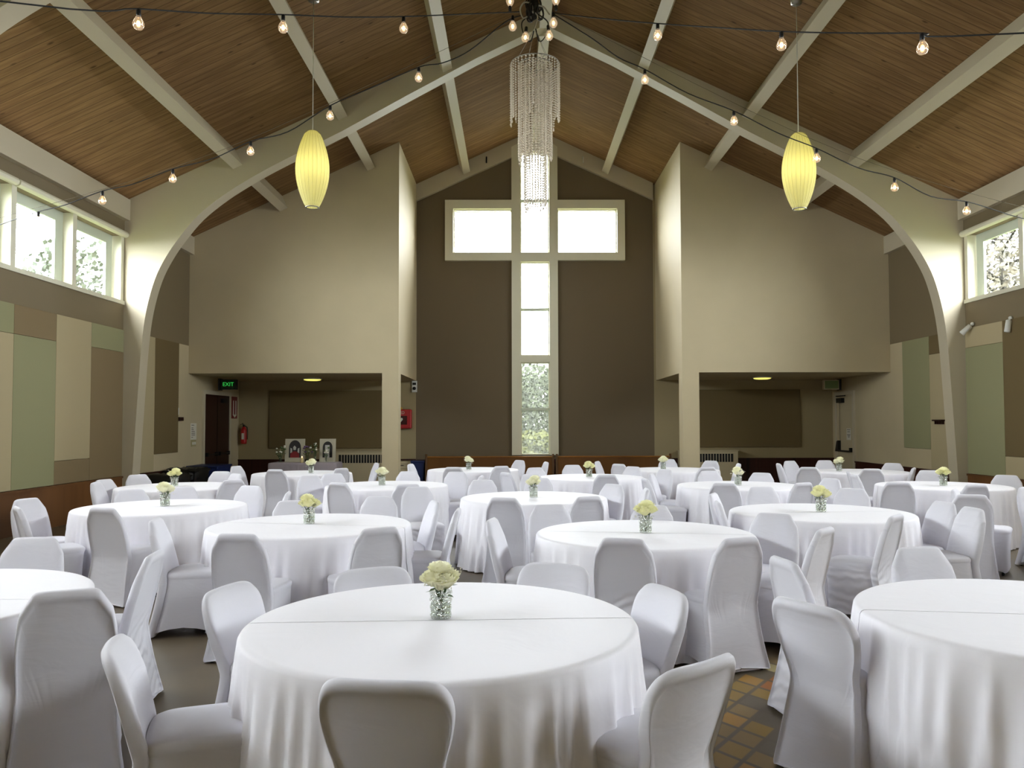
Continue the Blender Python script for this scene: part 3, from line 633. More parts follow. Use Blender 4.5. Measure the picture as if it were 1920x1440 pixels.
t = tag(empty('pillar_candle', (-4.66, 17.50, .745)), 'lit cream candle in front of the red printed poster', 'candle')
MB().lathe([(.032, 0), (.034, .005), (.034, .10), (.026, .104)], n=16).build('wax', mat('cream_wax', (200,180,130), .5), t); MB().ball((0, 0, .125), .012, 8, (.8, .8, 1.8)).build('flame', FILAM, t)
TABLES = {'A': (-0.310, 3.464), 'D': (-1.720, 6.753), 'E': (-3.642, 8.256), 'F': (0.230, 9.139), 'G': (1.012, 6.168), 'H': (2.919, 7.554), 'I': (3.081, 10.797), 'J': (5.776, 10.652), 'N': (1.215, 12.538), 'O': (-0.747, 14.665), 'P': (-1.758, 11.030), 'Q': (-4.549, 10.915), 'B': (-3.0, 3.92), 'C': (2.406, 3.507), 'S': (-3.653, 13.759), 'M': (2.902, 14.466), 'L': (5.992, 13.768), 'K': (6.188, 7.669)}
CHAIRS = [
    ('A', 'f', -0.416, 2.512, -6.3, 'seen from behind', 'near side'),
    ('A', 'f', -1.48, 2.943, -70.7, 'seen edge-on', 'near left side'),
    ('A', 'f', -1.436, 3.963, -104.0, 'turned toward the camera', 'left side'),
    ('A', 'f', -0.797, 4.443, -153.6, 'turned toward the camera', 'far left side'),
    ('A', 'f', 0.248, 4.555, 152.9, 'turned toward the camera', 'far right side'),
    ('A', 'f', 0.754, 3.869, 109.3, 'turned toward the camera', 'right side'),
    ('A', 'f', 0.64, 2.694, 38.7, 'seen from behind', 'near right side'),
    ('B', 'c', -1.985, 3.56, 25.0, 'seen from behind', 'right side'),
    ('B', 'c', -2.067, 4.6, 98.5, 'seen edge-on', 'far right side'),
    ('B', 'c', -3.116, 5.2, -173.1, 'turned toward the camera', 'far side'),
    ('D', 'c', -2.78, 6.196, -81.5, 'seen edge-on', 'left side'),
    ('D', 'c', -1.851, 5.342, -5.3, 'seen from behind', 'near left side'),
    ('D', 'c', -0.95, 5.643, 34.8, 'seen from behind', 'near right side'),
    ('D', 'c', -0.484, 6.853, 90.0, 'seen edge-on', 'right side'),
    ('D', 'c', -0.747, 7.514, 109.3, 'seen edge-on', 'far right side'),
    ('D', 'c', -1.352, 8.026, 174.3, 'turned toward the camera', 'far side'),
    ('D', 'c', -2.12, 7.623, -155.3, 'turned toward the camera', 'far left side'),
    ('E', 'c', -3.623, 7.038, -16.7, 'seen from behind', 'near side'),
    ('E', 'c', -4.444, 7.153, -50.2, 'seen edge-on', 'near left side'),
    ('E', 'c', -4.832, 7.919, -106.7, 'turned toward the camera', 'left side'),
    ('E', 'c', -4.306, 8.973, -137.2, 'turned toward the camera', 'far left side'),
    ('E', 'c', -3.88, 9.33, -167.5, 'turned toward the camera', 'far side'),
    ('E', 'c', -3.125, 9.458, 163.3, 'turned toward the camera', 'far right side'),
    ('E', 'c', -2.446, 8.626, 101.3, 'seen edge-on', 'right side'),
    ('Q', 'c', -3.685, 10.455, 41.6, 'seen from behind', 'near right side'),
    ('Q', 'c', -5.316, 10.147, -84.3, 'seen edge-on', 'near left side'),
    ('Q', 'c', -5.458, 10.619, -106.7, 'turned toward the camera', 'left side'),
    ('Q', 'c', -5.485, 11.619, -126.9, 'turned toward the camera', 'far left side'),
    ('Q', 'c', -4.532, 12.339, 179.3, 'turned toward the camera', 'far side'),
    ('Q', 'c', -4.113, 11.798, 138.8, 'turned toward the camera', 'far right side'),
    ('S', 'c', -4.841, 13.884, -106.7, 'turned toward the camera', 'left side'),
    ('S', 'c', -3.842, 12.815, -11.3, 'seen from behind', 'near left side'),
    ('S', 'c', -2.845, 13.124, 51.8, 'seen from behind', 'near right side'),
    ('S', 'c', -2.566, 14.866, 111.8, 'seen edge-on', 'right side'),
    ('P', 'c', -2.894, 11.265, -143.1, 'turned toward the camera', 'left side'),
    ('P', 'c', -2.668, 11.729, -168.7, 'turned toward the camera', 'far left side'),
    ('P', 'c', -2.191, 9.926, -26.6, 'seen from behind', 'near left side'),
    ('P', 'c', -1.28, 9.63, 18.8, 'seen from behind', 'near right side'),
    ('P', 'c', -1.614, 12.194, 172.9, 'turned toward the camera', 'far side'),
    ('P', 'c', -0.458, 11.152, 84.3, 'seen edge-on', 'right side'),
    ('P', 'c', -0.865, 12.025, 166.0, 'turned toward the camera', 'far right side'),
    ('F', 'c', -1.121, 9.222, -158.7, 'turned toward the camera', 'left side'),
    ('F', 'c', -0.097, 7.868, -14.4, 'seen from behind', 'near left side'),
    ('F', 'c', 0.746, 7.952, 23.5, 'seen from behind', 'near right side'),
    ('F', 'c', 1.196, 9.529, 131.2, 'turned toward the camera', 'far right side'),
    ('F', 'c', -0.403, 10.313, -180.0, 'turned toward the camera', 'far left side'),
    ('F', 'c', 0.336, 10.682, 176.1, 'turned toward the camera', 'far side'),
    ('F', 'c', 1.487, 8.896, 87.1, 'seen edge-on', 'right side'),
    ('O', 'c', -1.014, 13.343, -11.4, 'seen from behind', 'near left side'),
    ('O', 'c', -0.212, 13.63, 27.3, 'seen from behind', 'near right side'),
    ('O', 'c', 0.115, 15.767, 131.2, 'turned toward the camera', 'far right side'),
    ('O', 'c', 0.617, 15.084, 101.3, 'seen edge-on', 'right side'),
    ('O', 'c', -1.872, 14.438, -101.3, 'seen edge-on', 'left side'),
    ('N', 'c', -0.121, 11.859, -59.0, 'seen from behind', 'near left side'),
    ('N', 'c', 0.253, 11.469, -158.2, 'turned toward the camera', 'far left side'),
    ('N', 'c', 0.351, 13.111, -153.4, 'turned toward the camera', 'left side'),
    ('N', 'c', 1.027, 13.908, -172.2, 'turned toward the camera', 'far side'),
    ('N', 'c', 1.321, 11.3, 4.9, 'seen from behind', 'near side'),
    ('N', 'c', 2.009, 13.343, 135.4, 'turned toward the camera', 'far right side'),
    ('N', 'c', 2.397, 12.551, 122.0, 'turned toward the camera', 'right side'),
    ('M', 'c', 1.608, 15.235, -111.8, 'seen edge-on', 'left side'),
    ('M', 'c', 1.884, 14.223, -45.0, 'seen from behind', 'near left side'),
    ('M', 'c', 3.118, 16.034, 172.2, 'turned toward the camera', 'far side'),
    ('M', 'c', 3.815, 15.316, 138.8, 'turned toward the camera', 'far right side'),
    ('M', 'c', 3.204, 13.117, 12.6, 'seen from behind', 'near right side'),
    ('M', 'c', 4.059, 14.285, 84.3, 'seen edge-on', 'right side'),
    ('G', 'c', -0.17, 6.121, -101.3, 'seen edge-on', 'left side'),
    ('G', 'c', 0.322, 7.185, -171.5, 'turned toward the camera', 'far left side'),
    ('G', 'c', 0.697, 5.081, -16.2, 'seen from behind', 'near left side'),
    ('G', 'c', 1.449, 5.085, 22.0, 'seen from behind', 'near right side'),
    ('G', 'c', 1.234, 7.102, 166.6, 'turned toward the camera', 'far side'),
    ('G', 'c', 2.106, 6.413, 147.1, 'turned toward the camera', 'far right side'),
    ('G', 'c', 2.169, 5.531, 48.6, 'seen edge-on', 'right side'),
    ('H', 'c', 2.077, 8.266, -116.6, 'seen edge-on', 'far left side'),
    ('H', 'c', 1.91, 7.426, -98.5, 'seen edge-on', 'left side'),
    ('H', 'c', 3.043, 6.31, 47.0, 'seen edge-on', 'near side'),
    ('H', 'c', 3.765, 8.808, 146.0, 'turned toward the camera', 'far right side'),
    ('H', 'c', 2.835, 9.066, -176.8, 'turned toward the camera', 'far side'),
    ('H', 'c', 3.97, 7.307, 98.5, 'turned toward the camera', 'right side'),
    ('H', 'c', 3.942, 6.8, 92.9, 'turned toward the camera', 'near right side'),
    ('I', 'c', 1.745, 10.517, -84.3, 'seen edge-on', 'left side'),
    ('I', 'c', 2.003, 11.506, -109.3, 'seen edge-on', 'far left side'),
    ('I', 'c', 2.561, 9.642, -24.2, 'seen from behind', 'near left side'),
    ('I', 'c', 3.54, 9.688, 26.6, 'seen from behind', 'near right side'),
    ('I', 'c', 4.171, 10.41, 114.2, 'turned toward the camera', 'right side'),
    ('I', 'c', 2.988, 12.1, -175.9, 'turned toward the camera', 'far side'),
    ('I', 'c', 3.628, 11.592, 145.4, 'turned toward the camera', 'far right side'),
    ('L', 'c', 4.768, 14.244, -95.7, 'seen edge-on', 'left side'),
    ('L', 'c', 5.299, 15.185, -153.9, 'turned toward the camera', 'far left side'),
    ('L', 'c', 6.029, 15.343, 178.7, 'turned toward the camera', 'far side'),
    ('L', 'c', 4.853, 13.028, -16.7, 'seen from behind', 'near left side'),
    ('L', 'c', 5.666, 12.528, -14.8, 'seen from behind', 'near side'),
    ('L', 'c', 6.831, 14.248, 143.1, 'turned toward the camera', 'right side'),
    ('L', 'c', 6.466, 12.786, 56.3, 'seen edge-on', 'near right side'),
    ('J', 'c', 5.02, 11.866, -109.3, 'seen edge-on', 'far left side'),
    ('J', 'c', 4.794, 11.137, -95.7, 'seen edge-on', 'left side'),
    ('J', 'c', 4.724, 9.726, -16.7, 'seen from behind', 'near left side'),
    ('J', 'c', 5.468, 9.355, 8.5, 'seen from behind', 'near right side'),
    ('J', 'c', 6.339, 12.068, 158.3, 'turned toward the camera', 'far side'),
    ('J', 'c', 6.812, 10.928, 143.1, 'turned toward the camera', 'far right side'),
    ('K', 'c', 5.824, 8.949, -164.1, 'turned toward the camera', 'far side'),
    ('K', 'c', 4.846, 8.695, -126.9, 'seen edge-on', 'far left side'),
    ('K', 'c', 4.642, 8.022, -21.3, 'seen from behind', 'left side'),
    ('C', 'c', 2.381, 4.671, -171.5, 'turned toward the camera', 'far side'),
    ('C', 'f', 1.298, 3.56, -59.9, 'seen from behind', 'near left side'),
    ('C', 'f', 1.46, 4.3, -81.5, 'seen from behind', 'left side'),
]
# ================================================================== CHAIRS
def superring(w_, yb, yf, z, n=56, p=5.0, hem=None):
    cy, hy = (yb+yf)/2, (yf-yb)/2; out = []
    for i in range(n):
        a = 2*PI*i/n; c, s = math.cos(a), math.sin(a)
        x = w_*math.copysign(abs(c)**(2/p), c); y = cy+hy*math.copysign(abs(s)**(2/p), s); zz = z
        if hem:
            u, v = abs(x/w_), abs((y-cy)/hy)
            if u > v: zz += hem[0]*max(0, 1-v**2)        # along the sides
            else: zz += hem[1]*max(0, 1-u**2)
            tight = (1-v**2) if u > v else (1-u**2)
            x *= 1-.06*tight*(u > v); 
        out.append((x, y, zz))
    return out
def backrest(half, zc, rake, bow, th):
    pts = [(p.x, p.y) for p in spline([(a, b_, 0) for a, b_ in half], 5)]
    loop = [(x, z) for x, z in pts]+[(-x, z) for x, z in pts[::-1][1:]]
    n = len(loop)
    def layer(k, dy):
        out = []
        for x, z in loop:
            xx, zz = x*k, zc+(z-zc)*k
            out.append((xx, rake(zz)+bow*xx*xx+dy, zz))
        return out
    L = [(.02, th*.62)]+[(k/10, th*(.62-.0875*k*k/100)) for k in range(1, 9)]+[ (.93, th*.45), (.985, th*.25), (1.0, 0), (.992, -th*.30), (.978, -th*.45), (.955, -th*.50), (.938, -th*.36), (.92, -th*.27)]+[(k/12, -th*(.16+.06*k/10)) for k in range(10, 0, -1)]+[(.02, -th*.16)]
    return MB().rings([layer(k, dy) for k, dy in L], cap0=True, cap1=True)
def chair_proto(name, kind, SPANDEX=SPANDEX):
    t = empty(name, (0, 0, 0))
    rk = lambda top: (lambda z: -.185-top*(z-.42) if z > .42 else -.185-.088*((.42-max(z, 0))/.42)**1.25)
    if kind == 'c':
        half = [(0, .040), (.10, .030), (.20, .014), (.236, .016), (.226, .10), (.213, .22), (.206, .35), (.205, .45), (.206, .55), (.203, .64), (.195, .71), (.186, .757), (.180, .775), (.139, .842), (.126, .858), (.105, .866), (.05, .868), (0, .868)]
        br = backrest(half, .015, rk(.245), .25, .060)
        prof = [(.018, .232, -.262, .212), (.09, .225, -.245, .210), (.20, .213, -.215, .212), (.31, .206, -.190, .218), (.40, .205, -.175, .226), (.43, .206, -.172, .230)]
    else:
        half = [(0, .040), (.10, .030), (.19, .014), (.224, .016), (.213, .12), (.198, .25), (.183, .36), (.178, .43), (.186, .51), (.206, .58), (.220, .65), (.222, .70), (.212, .745), (.186, .780), (.145, .796), (.08, .80), (0, .80)]
        br = backrest(half, .015, rk(.285), .75, .058)
        prof = [(.018, .220, -.252, .205), (.09, .213, -.235, .203), (.20, .200, -.205, .205), (.31, .188, -.182, .212), (.40, .184, -.170, .222), (.43, .188, -.166, .226)]
    br.build('backrest', SPANDEX, t)
    R = [superring(w_, yb, yf, z, hem=(.055*(1-i/3.0), .035*(1-i/3.0)) if i < 3 else None) for i, (z, w_, yb, yf) in enumerate(prof)]
    MB().rings(R).build('skirt', SPANDEX, t)
    z, w_, yb, yf = prof[-1]
    S = [superring(w_*k, yb+o1, yf-o2, zz) for k, o1, o2, zz in ((.99, .003, .002, .425), (1.012, -.002, -.006, .44), (1.012, 0, -.008, .458), (.985, .01, .003, .472), (.90, .03, .03, .481), (.6, .09, .10, .488), (.2, .18, .19, .491))]
    MB().rings(S, cap1=True).build('seat', SPANDEX, t)
    for sx_ in (-1, 1):
        for y0, y1, yt in ((-.248 if kind == 'c' else -.238, -.12, -.19), (.165, .155, .185)):
            xx = .182 if kind == 'c' else .172
            b = MB().tube([(sx_*xx, y0, .018), (sx_*(xx-.03), y1, .40)], .010, 8); lg = b.build('leg', CHROME, t)
            MB().lathe([(.014, 0), (.015, .004), (.014, .03)], sx_*xx, y0, 0, 10).build('foot_cap', BLACK, lg)
    return t
TNAME = {'A': 'nearest centre table', 'B': 'cut-off table at far left front', 'C': 'cut-off table at far right front', 'D': 'second-row table left of centre', 'E': 'left table by oak wainscot',
 'F': 'mid-hall table under the chandelier', 'G': 'second-row table right of centre', 'H': 'third-row table on the right', 'I': 'table with the orchid sprig', 'J': 'table beside right arch column',
 'K': 'right-edge table behind the front one', 'L': 'dim table before cream door', 'M': 'table beside right pillar foot', 'N': 'table before the right pew', 'O': 'table before the left pew',
 'P': 'table in front of left pillar', 'Q': 'table beside left arch column', 'S': 'table before the two posters'}
VIEW = {'seen from behind': 'from behind', 'turned toward the camera': 'facing camera', 'seen edge-on': 'edge-on'}
protos = {'c': chair_proto('banquet_chair', 'c'), 'f': chair_proto('folding_chair', 'f'), 'w': chair_proto('banquet_chair', 'c', CREASED)}; used = set()
RUMPLED = {('G', 'near left side'), ('B', 'far right side'), ('H', 'near side'), ('F', 'left side'), ('C', 'left side')}
SHAPE = {'c': 'white chair', 'f': 'white rounded chair', 'w': 'white chair with creased cover'}
for (tb, st, x, y, ang_, view, side) in CHAIRS:
    if (tb, side) in RUMPLED: st = 'w'
    p = protos[st]
    if st in used: p = copy_tree(p)
    used.add(st)
    a = math.radians(ang_); hx, hy = -math.sin(a), math.cos(a)
    p.location = (x+hx*.29, y+hy*.29, 0); p.rotation_euler = (0, 0, a)
    tag(p, '%s %s, %s of %s' % (SHAPE[st], VIEW[view], side, TNAME[tb]), 'chair', 'white covered chairs around the banquet tables')

# ================================================================== TABLES, CLOTHS, FLOWERS
def cloth(seed):
    rng = random.Random(seed); n = 288; K = [(k_, rng.uniform(0, 6.28), w__) for k_, w__ in ((rng.choice([5, 7]), .35), (rng.choice([13, 16]), .8), (rng.choice([19, 22]), .9), (rng.choice([27, 31]), .7), (37, .35))]
    def fo(a):
        v = sum(w_*math.cos(k*a+ph) for k, ph, w_ in K)/1.5
        return (1-abs(math.sin(v*1.4)))*2-1 if v > 0 else math.cos(v*2.2)
    F = [fo(2*PI*i/n) for i in range(n)]; R = []
    top = ZT+.004
    for r in (.01, .2, .4, .6, .75, RT-.03): R.append([(r*math.cos(2*PI*i/n), r*math.sin(2*PI*i/n), top) for i in range(n)])
    for dr, z in ((-.012, top-.002), (-.002, top-.008), (.004, top-.018)): R.append([((RT+dr)*math.cos(2*PI*i/n), (RT+dr)*math.sin(2*PI*i/n), z) for i in range(n)])
    for j in range(1, 17):
        t = j/16; z = top-.018-t*(top-.018-.012); ring = []
        for i in range(n):
            g = min(1, t*2.2)**1.3
            rr = RT+.006+.045*t+.016*g*(F[i]-.2)+.026*t*F[(i+int(5*t)) % n]
            a = 2*PI*i/n; ring.append((rr*math.cos(a), rr*math.sin(a), z))
        R.append(ring)
    return MB().rings(R, cap0=True).mesh('tablecloth', LINEN)
CL = [cloth(s) for s in range(6)]
tp = empty('round_table', (0, 0, 0)); MB().lathe([(.02, .70), (RT-.02, .70), (RT-.012, .71), (RT-.012, .735), (RT-.02, .74), (.02, .74)], n=64).build('tabletop', mat('laminate', (170,160,140), .5), tp)
for k in range(4):
    a = PI/4+k*PI/2; MB().tube([(.55*math.cos(a), .55*math.sin(a), 0), (.55*math.cos(a), .55*math.sin(a), .70)], .014).build('leg', METAL, tp)
for i, (k, (x, y)) in enumerate(TABLES.items()):
    t = tp if i == 0 else copy_tree(tp); t.location = (x, y, 0); tag(t, 'round table under its cloth, the '+TNAME[k], 'table', 'round banquet tables')
    c = bpy.data.objects.new('tablecloth', CL[i % 6]); COL.objects.link(c); c.location = (x, y, 0); c.rotation_euler = (0, 0, .04 if k == 'A' else random.Random(i).uniform(-.3, .3)*1+i*PI/2*0)
    tag(c, 'white floor-length cloth on the '+TNAME[k], 'tablecloth', 'white round tablecloths')

ROSE = [mat('ivory_rose_petal', (252,249,222), .55, var=.06, vscale=20), mat('yellow_rose_petal', (252,248,196), .55, var=.08, vscale=20)]
for q in ROSE:
    _n = q.node_tree; _p = _n.nodes['Principled BSDF']; _t = N(_n, 'ShaderNodeBsdfTranslucent'); _t.inputs[0].default_value = (.95, .94, .74, 1); _x = N(_n, 'ShaderNodeMixShader'); _x.inputs[0].default_value = .42
    _n.links.new(_p.outputs[0], _x.inputs[1]); _n.links.new(_t.outputs[0], _x.inputs[2]); _n.links.new(_x.outputs[0], _n.nodes['Material Output'].inputs[0])
STEMG = mat('stem_green', (62,84,44), .5); WATER = glass_mat('water', (.9,.94,.88), .08)
def rose(rad, seed):
    rng = random.Random(seed); b = MB()
    for ring, (cnt, r0, hh, opn) in enumerate(((3, .24, .98, .03), (4, .46, .96, .10), (5, .70, .88, .20), (6, .90, .74, .32), (6, 1.02, .50, .50))):
        for k in range(cnt):
            a0 = 2*PI*(k+rng.uniform(-.15, .15))/cnt+ring*.5; span = 2*PI/cnt*.72; V = []; nu, nv = 5, 5
            for iv in range(nv):
                v = iv/(nv-1)
                for iu in range(nu):
                    u = iu/(nu-1)*2-1; a = a0+u*span*(.6+.4*math.sin(v*PI*.8)); rr = rad*(r0*(.35+.65*math.sin(v*PI*.5))+opn*v*v*.55)*(1+.06*rng.uniform(-1, 1)*v)
                    V.append((rr*math.cos(a), rr*math.sin(a), rad*(-.55+v*(hh+.55)*(1-.10*u*u))+rad*opn*(-.25)*v**3))
            b.add(V, [(i*nu+j, i*nu+j+1, (i+1)*nu+j+1, (i+1)*nu+j) for i in range(nv-1) for j in range(nu-1)], True)
    b.ball((0, 0, .2*rad), rad*.3, 8, (1, 1, 1.6)); return b
def bouquet(seed, cm, n=4, sprig=True, spread=1.0):
    rng = random.Random(seed); t = empty('rose_bouquet', (0, 0, 0)); H = .105
    spots = [(-.038, -.015, .155, .044), (.032, -.03, .148, .042), (-.006, .018, .185, .043), (.046, .02, .16, .038), (-.03, .035, .15, .036), (.0, -.048, .138, .034)][:n]
    for i, (x, y, z, r) in enumerate(spots):
        x, y = x*spread, y*spread
        ro = rose(r, seed*10+i).build('rose', cm, t, loc=(x, y, z), rot=(-y*6, x*6, rng.uniform(0, 6)))
        MB().tube([(x*.9, y*.9, z-r*.5), (x*.3, y*.3, .08), (-x*.5, -y*.5, .012)], .0028, 6).build('stem', STEMG, t)
    lf = MB()
    for k in range(12):
        a = rng.uniform(0, 6.28); c = Vector((math.cos(a)*.03, math.sin(a)*.03, rng.uniform(.10, .135))); d = Vector((math.cos(a), math.sin(a), rng.uniform(-.3, .5))).normalized()*.04; e = Vector((-math.sin(a), math.cos(a), 0))*.011
        lf.add([c, c+d*.5+e, c+d, c+d*.5-e], [(0, 1, 2, 3)], True)
    lf.build('foliage', STEMG, t)
    if sprig:
        sg = MB()
        for k in range(9):
            a = rng.uniform(0, 6.28); q = rng.uniform(.06, .09); p = Vector((math.cos(a)*q, math.sin(a)*q, rng.uniform(.10, .19))); sg.tube([(0, 0, .10), p*.6+Vector((0, 0, .05)), p], .0008, 4)
            for j in range(4): o_ = p+Vector((rng.uniform(-.012, .012), rng.uniform(-.012, .012), rng.uniform(-.012, .012))); sg.ball(o_, .003, 6)
        sg.build('filler_sprig', WPET, t)
    return t
vb = MB(); n = 20; RR = []
for i, z in enumerate([0, .003, .015, .03, .045, .06, .075, .09, .105, .11]):
    rr = (.036, .041, .043, .041, .044, .042, .045, .043, .046, .046)[i]; RR.append([(rr*(1+.03*(-1)**(k+i))*math.cos(2*PI*(k+.5*(i % 2))/n), rr*(1+.03*(-1)**(k+i))*math.sin(2*PI*(k+.5*(i % 2))/n), z) for k in range(n)])
RR += [[(.040*math.cos(2*PI*k/n), .040*math.sin(2*PI*k/n), z) for k in range(n)] for z in (.109, .012)]
vp = empty('glass_vase', (0, 0, 0)); vb.rings(RR, cap0=True, cap1=True, smooth=False).build('glass_body', VASEG, vp); MB().lathe([(.038, .013), (.039, .06)], n=20).build('water', WATER, vp)
BQ = [bouquet(1, ROSE[0], 6, True, .72), bouquet(2, ROSE[1], 5, True, .85), bouquet(3, ROSE[0], 6, True, .9)]; bused = set()
VX = {'A': (827, 3.50), 'D': (582, 6.80), 'E': (314, 8.30), 'F': (1000, 9.13), 'G': (1209, 6.16), 'H': (1538, 7.55), 'I': (1383, 10.8), 'J': (1769, 10.6), 'L': (1573, 13.8), 'M': (1243, 14.4), 'N': (1104, 12.5), 'O': (879, 14.6), 'P': (717, 11.0), 'Q': (331, 10.9), 'S': (585, 13.7)}
first = True
for i, k in enumerate(VX):
    px, yy = VX[k]; xx = (px-963)/1484.1*yy*1.0
    v = vp if first else copy_tree(vp); first = False; v.location = (xx, yy, ZT+.004)
    sc = {'A': 1.08}.get(k, 1.12); v.scale = (sc, sc, sc)
    tag(v, 'small cut glass vase with water on the '+TNAME[k], 'vase', 'glass vases on the banquet tables')
    bi = {'A': 0, 'D': 1, 'G': 1, 'H': 1, 'E': 2}.get(k, i % 3); q = BQ[bi]
    if bi in bused: q = copy_tree(q)
    bused.add(bi); q.location = (xx, yy, ZT+.005); q.rotation_euler = (0, 0, i*1.3); q.scale = (sc, sc, sc)
    tag(q, '%s roses in the glass vase on the %s' % ('pale yellow' if bi == 1 else 'ivory', TNAME[k]), 'flowers', 'rose bouquets on the banquet tables')
    if k == 'I':
        b = MB(); b.tube([(0, 0, .10), (-.06, 0, .17), (-.13, 0, .19)], .002, 5); b.build('orchid_stem', STEMG, q)
        for j in range(6): MB().ball((-.05-.018*j, .012*(-1)**j, .165+.006*j*(1 if j % 2 else -1)), .014, 8, (1, .6, 1)).build('orchid_blossom', WPET, q)

# ================================================================== PENDANT LAMPS
SHADE = bpy.data.materials.new('lamp_shade_film'); SHADE.use_nodes = True; _n = SHADE.node_tree; _n.nodes.remove(_n.nodes['Principled BSDF'])
_a = N(_n, 'ShaderNodeBsdfTranslucent'); _a.inputs[0].default_value = (.90, .84, .36, 1); _d = N(_n, 'ShaderNodeBsdfDiffuse'); _d.inputs[0].default_value = (.80, .76, .46, 1); _m = N(_n, 'ShaderNodeMixShader'); _m.inputs[0].default_value = .45
_n.links.new(_a.outputs[0], _m.inputs[1]); _n.links.new(_d.outputs[0], _m.inputs[2]); _n.links.new(_m.outputs[0], _n.nodes['Material Output'].inputs[0])
def pendant(x, y, z0, z1, lb):
    t = tag(empty('pendant_lamp', (x, y, z0)), lb, 'pendant lamp', 'pendant lamps hung from the roof'); H = z1-z0; n = 96; R = []
    for j in range(25):
        v = j/24; r = .09+.143*math.sin(PI*min(1, max(0, v)))**.85
        if v > .97: r *= 1-(v-.97)*8
        R.append([(r*(1+.018*math.cos(24*2*PI*i/n))*math.cos(2*PI*i/n), r*(1+.018*math.cos(24*2*PI*i/n))*math.sin(2*PI*i/n), v*H) for i in range(n)])
    MB().rings(R, cap1=True).build('lamp_shade', SHADE, t); b = MB()
    for k in range(24):
        a = 2*PI*k/24; b.tube([((.09+.143*math.sin(PI*v)**.85)*1.02*math.cos(a), (.09+.143*math.sin(PI*v)**.85)*1.02*math.sin(a), v*H) for v in [j/14 for j in range(15)]], .0016, 4)
    b.build('shade_rib', mat('rib_wire', (190,180,110), .5), t)
    MB().rings([[(r*math.cos(2*PI*i/32), r*math.sin(2*PI*i/32), z) for i in range(32)] for r, z in ((.098, .0), (.098, -.012), (.082, -.012), (.082, .0), (.098, .0))]).build('bottom_ring', METAL, t)
    zr = roofz(x); MB().tube([(0, 0, H), (0, 0, zr-z0-.04)], .006, 6).build('cord', WHITEP, t); MB().lathe([(.075, zr-z0-.06), (.08, zr-z0+.0), (.08, zr-z0+.05)], n=20).build('ceiling_canopy', METAL, t)
    MB().ball((0, 0, H*.45), .05, 12, (1, 1, 1.2)).build('light_bulb', mat('warm_bulb', (255,240,190), .5, emis=(255,236,170), estr=1.2*LAMP), t)
    l = bpy.data.lights.new('pendant_glow', 'POINT'); l.energy = 3.6*LAMP; l.color = (1, .93, .62); l.shadow_soft_size = .055; lo = bpy.data.objects.new('pendant_glow', l); COL.objects.link(lo); lo.parent = t; lo.location = (0, 0, H*.5)
pendant(-2.876, 11.25, 4.70, 5.793, 'long yellow ribbed pendant lamp hanging on the left'); pendant(4.126, 11.27, 4.679, 5.771, 'long yellow ribbed pendant lamp hanging on the right')

# ================================================================== CHANDELIER
HX, HY = .257, 9.0
t = tag(empty('crystal_chandelier', (HX, HY, 5.62)), 'three-tier crystal bead chandelier hanging before the cross window', 'chandelier')
def hoop(r, z, rr=.006): 
    return MB().tube([(r*math.cos(2*PI*i/40), r*math.sin(2*PI*i/40), z) for i in range(41)], rr, 6)
for r, z in ((.28, .12), (.19, .115), (.125, .11)): hoop(r, z).build('hoop', METAL, t)
b = MB()
for k in range(4): b.tube([(.28*math.cos(k*PI/2+.4), .28*math.sin(k*PI/2+.4), .12), (-.28*math.cos(k*PI/2+.4), -.28*math.sin(k*PI/2+.4), .12)], .003, 5)
b.build('spoke', METAL, t)
for k in range(4):
    a = k*PI/2+.5; MB().tube([(.24*math.cos(a), .24*math.sin(a), .12), (.0, 0, .55)], .0028, 5).build('suspension_wire', METAL, t)
def strand(L, bead=.0145, pitch=.029):
    b = MB(); z = 0
    while z < L-.06:
        h = pitch*.48; b.add([(bead, 0, -z-h), (0, bead, -z-h), (-bead, 0, -z-h), (0, -bead, -z-h), (0, 0, -z), (0, 0, -z-2*h)], [(0, 1, 4), (1, 2, 4), (2, 3, 4), (3, 0, 4), (1, 0, 5), (2, 1, 5), (3, 2, 5), (0, 3, 5)]); z += pitch
    w_ = .013; zz = -L; b.add([(w_, 0, zz+.015), (0, w_*.6, zz+.015), (-w_, 0, zz+.015), (0, -w_*.6, zz+.015), (0, 0, zz+.06), (0, 0, zz)], [(0, 1, 4), (1, 2, 4), (2, 3, 4), (3, 0, 4), (1, 0, 5), (2, 1, 5), (3, 2, 5), (0, 3, 5)])
    return b
SM = {}
rng = random.Random(5)
for r, cnt, L0, z0, jit in ((.28, 38, .62, .118, .10), (.19, 32, 1.12, .112, .07), (.125, 24, 1.66, .108, .05)):
    for k in range(cnt):
        L = round(L0+rng.choice((-1, 0, 1, 2))*jit/2, 2)
        if L not in SM: SM[L] = strand(L).mesh('bead_strand', CRYSTAL)
        a = 2*PI*k/cnt+rng.uniform(-.02, .02); o = bpy.data.objects.new('bead_strand', SM[L]); COL.objects.link(o); o.parent = t; o.location = (r*math.cos(a), r*math.sin(a), z0); o.rotation_euler = (0, 0, rng.uniform(0, 3))
